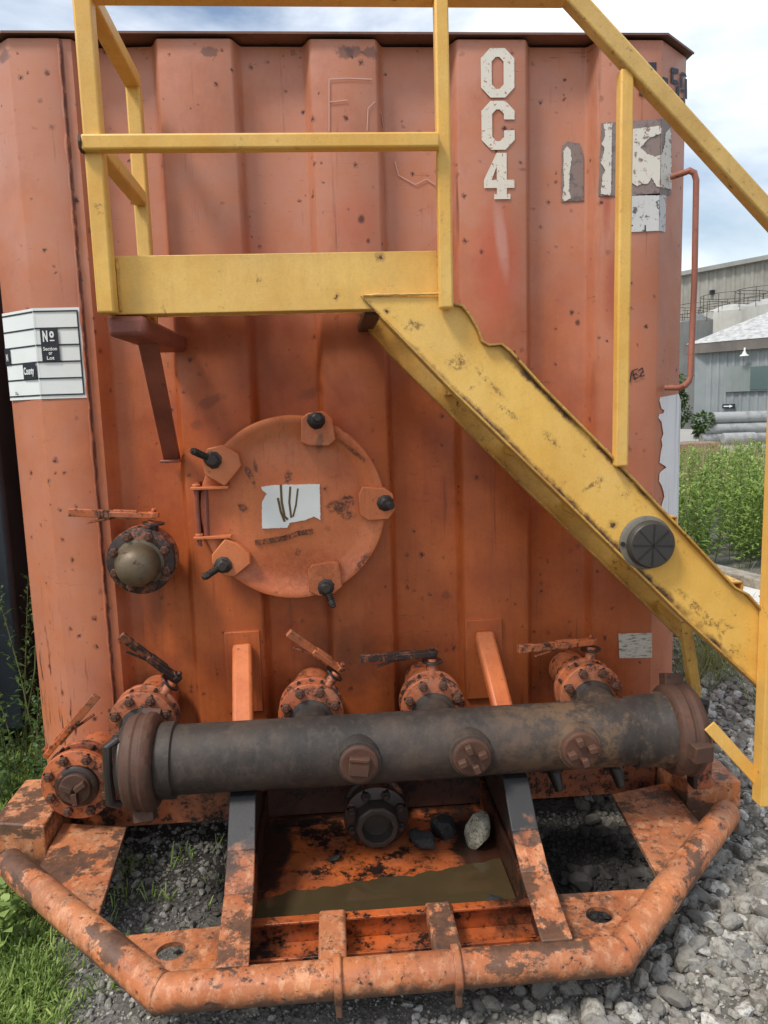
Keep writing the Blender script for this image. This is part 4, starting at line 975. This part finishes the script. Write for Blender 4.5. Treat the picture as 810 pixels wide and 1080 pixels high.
# sloping braces that carry the manifold
for i, (xt, xm, xe) in enumerate(((-.335, -.312, -.285), (.535, .545, .520))):
    b = MB(); b.box((xt, .02, .62), (.125 if i == 0 else .135, .065, .30)); b.build('wall_pad', MW, TANK, .003)
    b = MB(); b.bar((xt, -.012, .715), (xm-.0, -.30, .51), .068, .05, (0, -.6, .8)); o = b.build('upper_brace', MH, TANK, .012)
    b = MB(); prof = [(-.22, .396), (-.47, .392), (-.60, .298), (-.72, .245), (-.955, .215)]
    half = .040
    # top flange strip
    for (y0, z0_), (y1, z1_) in zip(prof, prof[1:]):
        f0 = (y0+.2)/(-.755); f1 = (y1+.2)/(-.755); xa = xm+(xe-xm)*f0; xb = xm+(xe-xm)*f1; t_ = .010
        vs = [b.bm.verts.new(v) for v in ((xa-half, y0, z0_), (xa+half, y0, z0_), (xb+half, y1, z1_), (xb-half, y1, z1_), (xa-half, y0, z0_-t_), (xa+half, y0, z0_-t_), (xb+half, y1, z1_-t_), (xb-half, y1, z1_-t_))]
        for f in ((0, 1, 2, 3), (7, 6, 5, 4), (0, 4, 5, 1), (1, 5, 6, 2), (2, 6, 7, 3), (3, 7, 4, 0)): b.bm.faces.new([vs[k] for k in f])
    def br_extra(m, c):
        c = skid_wear_dark_low(m, c); o_ = m.xyz(); f = m.ramp(m.math('ADD', o_[1], m.math('MULTIPLY', m.math('SUBTRACT', m.noise(14, 5), .5), .25)), -.64, -.58)
        return m.mix(f, c, lin((46, 45, 46)))
    mb_ = painted('oily_brace_paint', lin((208, 128, 78)), lin((166, 88, 50)), lin((224, 164, 122)), chip=.61, chipscale=34, dust=.45, scuff=(lin((232, 186, 148)), .35), edge=False, pit=.2, rust=lin((80, 50, 38)), dirt=lin((48, 40, 36)), post=br_extra)
    o = b.build('brace_flange', mb_, TANK, .003); 
    b = MB(); wp = [(.0, .30), (-.22, .375), (-.47, .375), (-.60, .285), (-.72, .235), (-.93, .205), (-.93, .09), (0, .09)]
    sx = 1 if i == 0 else -1
    b.prism(wp, xm+sx*.020, xm+sx*.034, lambda u, v, w_: Vector((w_, u, v))); b.build('brace_web', MVB, TANK, .002)
# drip pan
b = MB(); b.box((.115, -.39, .095), (.80, .68, .012)); b.box((.115, -.732, .128), (.80, .014, .075)); b.box((.115, -.738, .166), (.80, .030, .008))
b.box((-.272, -.39, .15), (.012, .66, .11)); b.box((.502, -.39, .15), (.012, .66, .11)); PAN = b.build('drip_pan', MP, TANK, .002); PAN['label'] = 'oily orange drip pan holding dirty water'
b = MB(); b.box((.115, -.820, .098), (.80, .16, .010)); b.box((.115, -.835, .116), (.80, .010, .03)); b.build('lower_tray', MP, TANK, .002)
b = MB(); n_ = 40; bm = b.bm
wp_ = [(276, 951), (290, 944), (312, 939), (340, 937), (370, 931), (400, 926), (440, 922), (480, 914), (526, 906)]
wat = []
for (a0, a1), (b0, b1) in zip(wp_, wp_[1:]):
    for k in range(8): q = k/8; p = at(a0+(b0-a0)*q, a1+(b1-a1)*q, Z=.109); wat.append((min(.493, p.x), p.y+mnoise.noise(Vector((p.x*22, 3, 1)))*.016+mnoise.noise(Vector((p.x*70, 3, 4)))*.006))
wat += [(.4935, wat[-1][1]), (.4935, -.724), (-.264, -.724), (-.264, wat[0][1]-.005)]
b.prism(wat, .1015, .109, flat)
mw = Mat('muddy_water', .04, spec=.8); WC = mw.mix(mw.noise(6, 5), lin((80, 68, 45)), lin((58, 47, 32))); mw.fin(WC, mw.bump(mw.noise(18, 2), .05, .002))
o = b.build('water', mw.m); tag(o, kind='structure')

# ================================================================== platform and stair
PLT = MB(); T_ = .055
PL = MB()
PL.box((-.108, -.55, 1.882), (.91, .006, .150)); PL.box((-.108, -.527, 1.954), (.91, .045, .006)); PL.box((-.108, -.520, 1.810), (.91, .055, .006))
PLAT = PL.build('platform_channel', MY, TANK, .0025); PLAT['label'] = 'yellow channel along the platform edge'
b = MB(); b.box((-.564, -.30, 1.882), (.006, .494, .150)); b.box((.335, -.30, 1.845), (.006, .494, .075)); b.box((-.12, -.043, 1.902), (.91, .006, .07)); b.build('side_channel', MY, PLAT, .002)
b = MB()
for i in range(11): b.box((-.12, -.51+i*.046, 1.872), (.90, .004, .028))
for i in range(22): b.box((-.55+i*.041, -.29, 1.864), (.005, .46, .006))
b.build('floor_grating', MYD, PLAT)
def sqtube(name, a, c, wd, mat, parent, up=(0, 1, 0), bev=.006): return MB().bar(a, c, wd, wd, up).build(name, mat, parent, bev, 35, 3)
GR = sqtube('guard_rail', (-.572, -.575, 2.584), (.655, -.575, 2.584), .050, MY, TANK); GR['label'] = 'top rail of the platform guard'
sqtube('guard_post', (-.556, -.585, 1.806), (-.556, -.585, 2.560), .045, MY, GR)
sqtube('guard_post', (.327, -.585, 1.800), (.327, -.585, 2.560), .036, MY, GR)
sqtube('mid_rail', (-.578, -.612, 2.214), (.312, -.612, 2.214), .038, MY, GR)
sqtube('guard_post', (-.566, -.055, 1.83), (-.566, -.055, 2.565), .044, MY, GR)
sqtube('end_rail', (-.556, -.56, 2.584), (-.566, -.05, 2.578), .046, MY, GR, (0, 0, 1))
sqtube('end_rail', (-.556, -.555, 2.222), (-.566, -.08, 2.222), .042, MY, GR, (0, 0, 1))
b = MB(); b.lathe((-.576, -.612, 2.214), (-1, 0, 0), [(0, .024), (.008, .023), (.010, .016)], 8, .12); b.build('rusty_end', MB_, GR, .002)
# bracket under the platform
b = MB(); b.bar((-.515, -.570, 1.776), (-.515, .02, 1.776), .10, .055, (0, 0, 1)); b.build('platform_bracket', MR, TANK, .014)
b = MB(); b.bar((-.512, -.36, 1.765), (-.543, .03, 1.385), .055, .022, (0, 1, 1)); b.box((-.543, -.006, 1.383), (.07, .02, .010)); b.build('bracket_strut', MR, TANK, .003)
b = MB(); b.bar((.14, -.50, 1.815), (.14, .05, 1.815), .05, .03, (0, 0, 1)); b.build('platform_bracket', MBK, TANK, .006)

up_ = [(.100, 1.842), (.325, 1.836), (.352, 1.812), (.372, 1.806), (.392, 1.782), (.412, 1.748), (.424, 1.712), (.445, 1.700), (.478, 1.703), (.505, 1.682), (.594, 1.583), (.790, 1.386), (1.116, 1.040), (1.16, .992), (1.20, .970), (1.262, .900)]
lo_ = [(1.262, .672), (1.004, .916), (.662, 1.262), (.353, 1.572), (.150, 1.788)]
b = MB(); b.prism(up_+lo_, -.562, -.555)
STR = b.build('stair_stringer', MYS, TANK, .002); STR['label'] = 'outer yellow stair stringer with a bent top edge'
def flange(pts, y0, y1, th, mat, name, parent, jig=0):
    b = MB()
    n = len(pts); r = []
    for i, (x, z) in enumerate(pts):
        a = pts[max(0, i-1)]; c = pts[min(n-1, i+1)]; d = Vector((c[0]-a[0], c[1]-a[1])).normalized(); nx, nz_ = -d.y*th, d.x*th; j = random.uniform(-jig, jig)
        r.append([b.bm.verts.new(v) for v in ((x, y0+j, z), (x, y1, z), (x+nx, y1, z+nz_), (x+nx, y0+j, z+nz_))])
    for i in range(n-1):
        for k in range(4): b.bm.faces.new((r[i][k], r[i][(k+1) % 4], r[i+1][(k+1) % 4], r[i+1][k]))
    b.bm.faces.new(r[0]); b.bm.faces.new(r[-1][::-1]); return b.build(name, mat, parent, .001)
flange(up_[2:], -.578, -.535, .006, MYD, 'top_flange', STR, .003)
flange(lo_[::-1], -.568, -.510, .007, MYD, 'bottom_flange', STR, .002)
b = MB(); q = [(.108+i*.0075, -.566, 1.8425+random.uniform(-.0008, .0008)) for i in range(30)]; b.tube(q, [.0035+random.uniform(0, .0014) for _ in q], 6)
b.build('weld_bead', MY, STR)
b = MB(); q = [(.313+random.uniform(-.0008, .0008), -.5565, 1.815+i*.007) for i in range(21)]; b.tube(q, [.0035+random.uniform(0, .0018) for _ in q], 6); b.build('weld_bead', MYD, PLAT)
b = MB(); q = [(-.531+random.uniform(-.0008, .0008), -.5565, 1.815+i*.007) for i in range(20)]; b.tube(q, [.003+random.uniform(0, .0015) for _ in q], 6); b.build('weld_bead', MY, PLAT)
# inner stringer
dx, dz = .0, .0
upi = [(.12, 1.842), (.36, 1.80), (1.255, .905)]; loi = [(1.255, .66), (1.225, .690), (.692, 1.222), (.205, 1.72), (.15, 1.79)]
b = MB(); b.prism(upi+loi, -.09, -.084); ST2 = b.build('stair_stringer', MYD, TANK, .002); ST2['label'] = 'inner stair stringer close to the tank wall'
flange(loi[::-1], -.125, -.086, .006, MYD, 'bottom_flange', ST2)
# treads
for i in range(5):
    f = i/4; x = .44+.205*i; z = 1.610-.205*i*.99
    b = MB(); b.box((x+.05, -.32, z), (.19, .455, .005)); b.box((x-.045, -.32, z-.016), (.005, .455, .035)); b.box((x+.145, -.32, z-.014), (.005, .455, .030)); b.build('stair_tread', MYD, TANK, .001)
# stair handrail
HRL = MB().bar((.638, -.578, 2.602), (1.56, -.578, 1.694), .046, .046, (0, 1, 0)).build('stair_handrail', painted('dull_yellow_paint', lin((216, 178, 104)), lin((192, 152, 82)), None, chip=.63, speck=.72), TANK, .006)
sqtube('handrail_post', (.815, -.572, 1.360), (.815, -.572, 2.400), .036, MY, HRL)
LP = sqtube('stair_post', (1.268, -.59, .325), (1.268, -.59, 2.0), .052, MY, TANK); LP['label'] = 'vertical yellow post at the stair foot'
hexbolt(Vector((1.262, -.617, .80)), (0, -1, 0), .013, .008, LP, MBK)
b = MB(); b.bar((1.105, -.56, .568), (1.292, -.575, .352), .009, .038, (.7, 0, .7)); b.build('foot_brace', MY, TANK, .002)
ta, tb = at(722, 655, Y=-.30), at(741, 790, Y=-.30)
b = MB(); b.bar(ta, tb, .036, .030, (0, 1, 0)); b.bar((ta.x+.01, -.10, ta.z-.0), (ta.x, -.31, ta.z-.015), .035, .035); b.build('stair_leg', MYD, TANK, .004)
b = MB(); b.box((1.195, -.335, .355), (.058, .058, .20)); b.build('stub_post', MO, TANK, .004)
b = MB(); b.box((1.165, -.345, .40), (.014, .05, .28)); b.build('pin_plate', MBK, TANK, .003)
# round cap on the stringer
DC = Vector((.897, -.562, 1.137))
b = MB(); b.lathe(DC, (0, -1, 0), [(0, .078), (.006, .078), (.010, .072)], 48); CAPR = b.build('vent_cap', painted('cap_rim', lin((118, 112, 100)), None, None, edge=False), STR)
b = MB(); b.lathe(DC+Vector((.008, -.008, -.003)), (0, -1, 0), [(0, .069), (.020, .067), (.026, .062), (.027, .01)], 48); b2 = b
cap = b.build('vent_lid', painted('dark_plastic', lin((66, 62, 58)), lin((54, 50, 47)), lin((78, 74, 68)), chip=.8, speck=.85, edge=False, rough=.45), STR, 0, 40)
b = MB()
for k in range(4):
    a = k*math.pi/4+.05; b.box(DC+Vector((.008, -.0355, -.003)), (.118, .002, .0022), Matrix.Rotation(a, 3, 'Y'))
b.build('cap_rib', MBK, STR)
b = MB(); b.tube([DC+Vector((-.071, -.008, 0)), DC+Vector((-.071, -.013, 0))], .007, 8); b.build('cap_screw', MBK, STR)

# ================================================================== loose stones on the skid
def rock(loc, r, mat, label, seed, sq=(1, .8, .9)):
    random.seed(seed); bm = bmesh.new(); bmesh.ops.create_icosphere(bm, subdivisions=4, radius=1)
    for k in range(11):
        nrm = Vector((random.gauss(0, 1), random.gauss(0, 1), random.gauss(0, 1))).normalized(); d = random.uniform(.55, .85)
        for v in bm.verts:
            t = v.co.dot(nrm)-d
            if t > 0: v.co -= nrm*t*.92
    for v in bm.verts: v.co = Vector([v.co[i]*sq[i]*r for i in range(3)])*(1+.05*mnoise.noise(v.co*4))
    b = MB(); b.bm.free(); b.bm = bm; o = b.build('rock', mat, None, 0, 25); o.location = loc; o.rotation_euler = (random.random(), random.random()*.5, random.random()*3)
    tag(o, label, 'rock'); return o
def rockmat(n, a, b_, c_):
    m = Mat(n, .85); c = m.mix(m.ramp(m.noise(60, 6, .7), .4, .62), lin(a), lin(b_)); c = m.mix(m.ramp(m.noise(160, 4), .55, .62), c, lin(c_)); return m.fin(c, m.bump(m.noise(50, 6), .5, .006))
rock((.438, -.335, .148), .062, rockmat('pale_granite', (184, 178, 160), (138, 132, 112), (84, 80, 68)), 'pale speckled rock lying in the drip pan', 3, (.95, .7, 1.1))
mdk = rockmat('oily_stone', (50, 50, 50), (34, 34, 34), (62, 60, 58))
rock((.335, -.26, .125), .055, mdk, 'upper dark oily rock beside the pale rock', 5)
rock((.255, -.33, .125), .062, mdk, 'larger dark oily rock next to the drain valve', 8, (1.1, .8, .6))
rock((.430, -.655, .112), .045, mdk, 'flat dark rock in the puddle corner', 11, (1.3, .8, .4))
rock((-.035, -.37, .106), .026, mdk, 'tiny flat dark rock alone on the pan floor', 12, (1.3, .8, .3))
random.seed(21)

# ================================================================== background
def corr(name, a, b_, period=.25, along=None):
    m = Mat(name, .6); c = m.mix(m.ramp(m.noise(.9, 6), .35, .7), lin(a), lin(b_))
    c = m.mix(m.math('MULTIPLY', m.ramp(m.noise(3, 6, .7, stretch=(2, 2, .15)), .5, .75), .5), c, tuple(v*.55 for v in lin(a)[:3])+(1,))
    return m.fin(c)
def facade(A, B, z0, z1, mat, name, parent, rib=.3, rd=.05, th=.3):
    A = Vector((*A, 0)); B = Vector((*B, 0)); d = (B-A); L_ = d.length; d.normalize(); n_ = Vector((d.y, -d.x, 0))
    b = MB(); k = int(L_/rib); poly = []
    for i in range(k+1):
        u = i*rib; poly += [(u, 0), (u+rib*.5, 0), (u+rib*.6, -rd), (u+rib*.9, -rd)]
    poly += [(L_, th), (0, th)]
    f = lambda u, v, w_: A+d*u+n_*(-v)+Vector((0, 0, w_))
    b.prism(poly, z0, z1, f); return b.build(name, mat, parent)
u_ = Vector((.545, -.839, 0)); n_in = Vector((.839, .545, 0))
BA = Vector((13.25, 24.0, 0))
SB = thing('shed', BA, 'low grey metal shed with a pale hipped roof behind the pipes', 'building')
Lf = 16; A2 = BA; B2 = BA+u_*Lf
MSW = corr('grey_siding', (128, 134, 136), (146, 152, 152))
facade(A2.xy, B2.xy, -.1, 3.05, MSW, 'wall', SB, .28, .03)
facade((BA+n_in*9).xy, (BA+u_*.05).xy, -.1, 3.04, MSW, 'wall', SB, .28, .03)
def obox(c, du, dn, dz, base=BA): # box oriented to the shed
    m = Matrix(((u_.x, n_in.x, 0), (u_.y, n_in.y, 0), (0, 0, 1))); return c, (du, dn, dz), m
b = MB(); b.box(*obox(BA+u_*(Lf/2-.15)+n_in*-.12+Vector((0, 0, 3.20)), Lf+.5, .32, .34)); b.box(*obox(BA+u_*-.2+n_in*4.5+Vector((0, 0, 3.2)), .32, 9, .34)); b.build('eave', corr('eave_metal', (92, 88, 84), (118, 108, 100)), SB)
b = MB(); e0 = BA+u_*-.3+n_in*-.3+Vector((0, 0, 3.37)); e1 = e0+u_*(Lf+.6); e2 = e1+n_in*10; e3 = e0+n_in*10; r0 = e0+u_*5+n_in*5+Vector((0, 0, 2.6)); r1 = e0+u_*(Lf-4.6)+n_in*5+Vector((0, 0, 2.6))
vs = [b.bm.verts.new(v) for v in (e0, e1, e2, e3, r0, r1)]
for f in ((0, 1, 5, 4), (1, 2, 5), (2, 3, 4, 5), (3, 0, 4), (3, 2, 1, 0)): b.bm.faces.new([vs[k] for k in f])
b.build('roof', paper('pale_roof', lin((186, 187, 186)), lin((142, 140, 134)), .45, .62, 5, (1, 1, 3)), SB)
wb = MB(); wb.box(*obox(BA+u_*2.3+n_in*-.08+Vector((0, 0, 2.08)), 2.4, .08, .86)); fr = wb.build('window', corr('board', (120, 128, 126), (134, 140, 138)), SB)
wb = MB(); wb.box(*obox(BA+u_*2.72+n_in*-.13+Vector((0, 0, 2.08)), 1.45, .04, .76)); wb.build('pane', Mat('dull_glass', .2).fin(lin((84, 100, 98))), fr)
# arrow sign on the shed wall
q = BA+u_*1.25+n_in*-.10+Vector((0, 0, 1.16)); sgn = MB(); sgn.box(*obox(q, .44, .04, .15)); sg = sgn.build('arrow_sign', MINK, SB)
f = lambda u, v, w_: q+u_*u+n_in*(-.03-w_)+Vector((0, 0, v))
b = MB(); b.prism([(-.16, -.018), (.05, -.018), (.05, -.05), (.17, 0), (.05, .05), (.05, .018), (-.16, .018)], 0, .01, f); b.build('arrow', MWT, sg)
# gooseneck lamp under the eave
b = MB(); c = BA+u_*1.85+n_in*-.3+Vector((0, 0, 2.95)); b.tube([c+n_in*.3+Vector((0, 0, .1)), c+Vector((0, 0, .12)), c], .03, 8); b.lathe(c+Vector((0, 0, .02)), (0, 0, -1), [(0, .05), (.08, .07), (.13, .15), (.15, .15)], 16); b.build('wall_lamp', MWH, SB)

BB = thing('warehouse', (24, 44, 0), 'tall weathered corrugated warehouse in the far background', 'building')
MBW = corr('weathered_siding', (134, 131, 122), (156, 153, 144))
d = Vector((25.5-23.2, 40.6-45, 0)).normalized(); P0 = Vector((23.2, 45, 0))-d*6; P1 = P0+d*40
facade(P0.xy, P1.xy, -.2, 9.1, MBW, 'wall', BB, .6, .06, .4)
inn = Vector((-d.y, d.x, 0)); inn = inn if inn.x > 0 else -inn
b = MB(); b.prism([(0, 9.1), (0, 9.35), (12, 11.5), (24, 9.35), (24, 9.1)], 0, 40, lambda u, v, w_: P0+inn*(u-.4)+d*w_+Vector((0, 0, v))); b.build('roof', corr('warehouse_roof', (132, 132, 128), (150, 150, 146)), BB)
for uu in (7.5, 12.6, 18): 
    b = MB(); b.box(P0+d*uu-inn*.1+Vector((0, 0, 7.8)), (.25, .25, .25)); b.build('vent', MINK, BB)
# silos
SIL = [(at(741, 340, Y=33), 1.15, 'dark narrow silo left of the pale ones', (94, 96, 96), (112, 112, 108), 5.0), (at(773, 340, Y=32.5), 1.45, 'pale grey silo just above the shed roof corner', (168, 166, 158), (190, 188, 180), 5.35),
       (at(812, 340, Y=31.5), 1.5, 'pale silo cut by the right picture edge', (160, 160, 154), (184, 182, 176), 5.45), (at(722, 340, Y=36), .9, 'slim pale silo beside the orange tank edge', (170, 172, 172), (190, 190, 188), 5.0)]
for c, r, lb, ca, cb, H in SIL:
    t = thing('silo', (c.x, c.y, 0), lb, 'silo', 'silos between shed and warehouse')
    b = MB(); b.lathe((c.x, c.y, 0), (0, 0, 1), [(0, r), (H*.5, r), (H*.5+.01, r+.03), (H*.5+.1, r+.03), (H*.5+.11, r), (H, r), (H+.35, r*.3), (H+.36, .1)], 32); b.build('silo_shell', corr('silo_steel', ca, cb), t)
    b = MB()
    for zz in (.55, 1.0): 
        pts = [(c.x+math.cos(a)*r, c.y+math.sin(a)*r, H+zz-.2) for a in [2*math.pi*k/20 for k in range(21)]]; b.tube(pts, .014, 6, False)
    for k in range(10):
        a = 2*math.pi*k/10; b.tube([(c.x+math.cos(a)*r, c.y+math.sin(a)*r, H-.05), (c.x+math.cos(a)*r, c.y+math.sin(a)*r, H+.8)], .014, 6)
    b.build('silo_railing', MBK, t)
# stacked pipes
MPI = paper('galvanised_pipe', lin((158, 160, 160)), lin((130, 130, 128)), .5, .66, 3)
for px0, py, lb, ln_ in ((752, 442, 'top pipe of the grey pipe stack', 9), (742, 454, 'middle pipe of the grey pipe stack', 9.5), (739, 465.5, 'bottom pipe of the grey pipe stack', 9.5), (762, 466, 'short ribbed pipe lying in front of the stack', 1.0)):
    Y = 20.6 if ln_ > 2 else 20.1; p = at(px0, py, Y=Y); zz = max(p.z, .17)+.04
    r = .175; b = MB(); prof = [(0, r*.85), (.02, r), (ln_-.02, r), (ln_, r*.85), (ln_, r*.7), (ln_-.3, r*.65)]
    b.lathe((p.x, Y, zz), (1, -.05, 0), prof, 24)
    o = b.build('steel_pipe', MPI); tag(o, lb, 'pipe', 'steel pipes stacked before the shed')
# block, kerb, slab, bush
p = at(735, 478, Y=13.5); b = MB(); b.box((p.x-.35, 13.5, .26), (1.55, .5, .56)); o = b.build('concrete_block', paper('brown_block', lin((146, 116, 92)), lin((118, 96, 78)), .45, .65, 5), None, .03); tag(o, 'low brown block behind the goldenrod near the tank edge', 'block')
b = MB(); a = at(742, 601, Z=.06); c = at(860, 632, Z=.06); b.bar((a.x, a.y, .06), (c.x, c.y, .06), .16, .12, (0, 0, 1)); o = b.build('kerb', paper('old_concrete', lin((164, 156, 142)), lin((120, 112, 98)), .45, .62, 14), None, .012); tag(o, 'weathered pale kerb in front of the goldenrod', 'kerb')
pts = P2((748, 612), (860, 640), (860, 700), (775, 650), Z=.02); b = MB(); b.prism(pts, .028, .045, flat); o = b.build('white_board', paper('white_board', lin((216, 216, 210)), lin((120, 124, 100)), .56, .62, 12), None, .004); tag(o, 'white board lying flat on the gravel before the kerb', 'board')
for i in range(3):
    q_ = at(772+i*12, 652, Z=0); plant('small_weed', (q_.x, q_.y, 0), .26, 10, .05, .008, ML2, ['left sprig of weed beside the white board', 'middle sprig of weed beside the white board', 'right sprig of weed beside the white board'][i], 'weed', 1, .03, 0)
def bush(name, c, r, h, n, mat, label):
    t = thing(name, (c[0], c[1], 0), label, 'bush'); LV = Leaves()
    cl = [(random.gauss(0, r*.45), random.gauss(0, r*.45), random.uniform(.1, 1)*h, random.uniform(.25, .5)*r) for _ in range(16)]
    for _ in range(n):
        x, y, z, rr = random.choice(cl); v = rng.normal(0, 1, 3); v /= np.linalg.norm(v); p_ = np.array((c[0]+x, c[1]+y, z))+v*rr*random.uniform(.5, 1)
        if p_[2] < .02: continue
        LV.add(p_, v+rng.normal(0, .5, 3), random.uniform(.08, .16), .035, .2, random.uniform(-1, 1))
    f = LV.out('foliage', mat); put(f, t); b = MB()
    for k in range(5): b.tube([(c[0], c[1], 0), (c[0]+random.gauss(0, r*.2), c[1]+random.gauss(0, r*.2), h*.5), (c[0]+random.gauss(0, r*.5), c[1]+random.gauss(0, r*.5), h*.9)], [.05, .03, .01], 6)
    b.build('branch', MBARK, t)
p = at(722, 445, Y=21.5); bush('bush', (p.x-.75, 21.5), .85, 2.1, 5000, MLT, 'green bush between the tank edge and the grey shed')
p = at(700, 445, Y=20.5); bush('bush', (p.x-1, 20.5), 1.3, 2.3, 3000, MLT, 'bush further left hidden mostly by the orange tank')
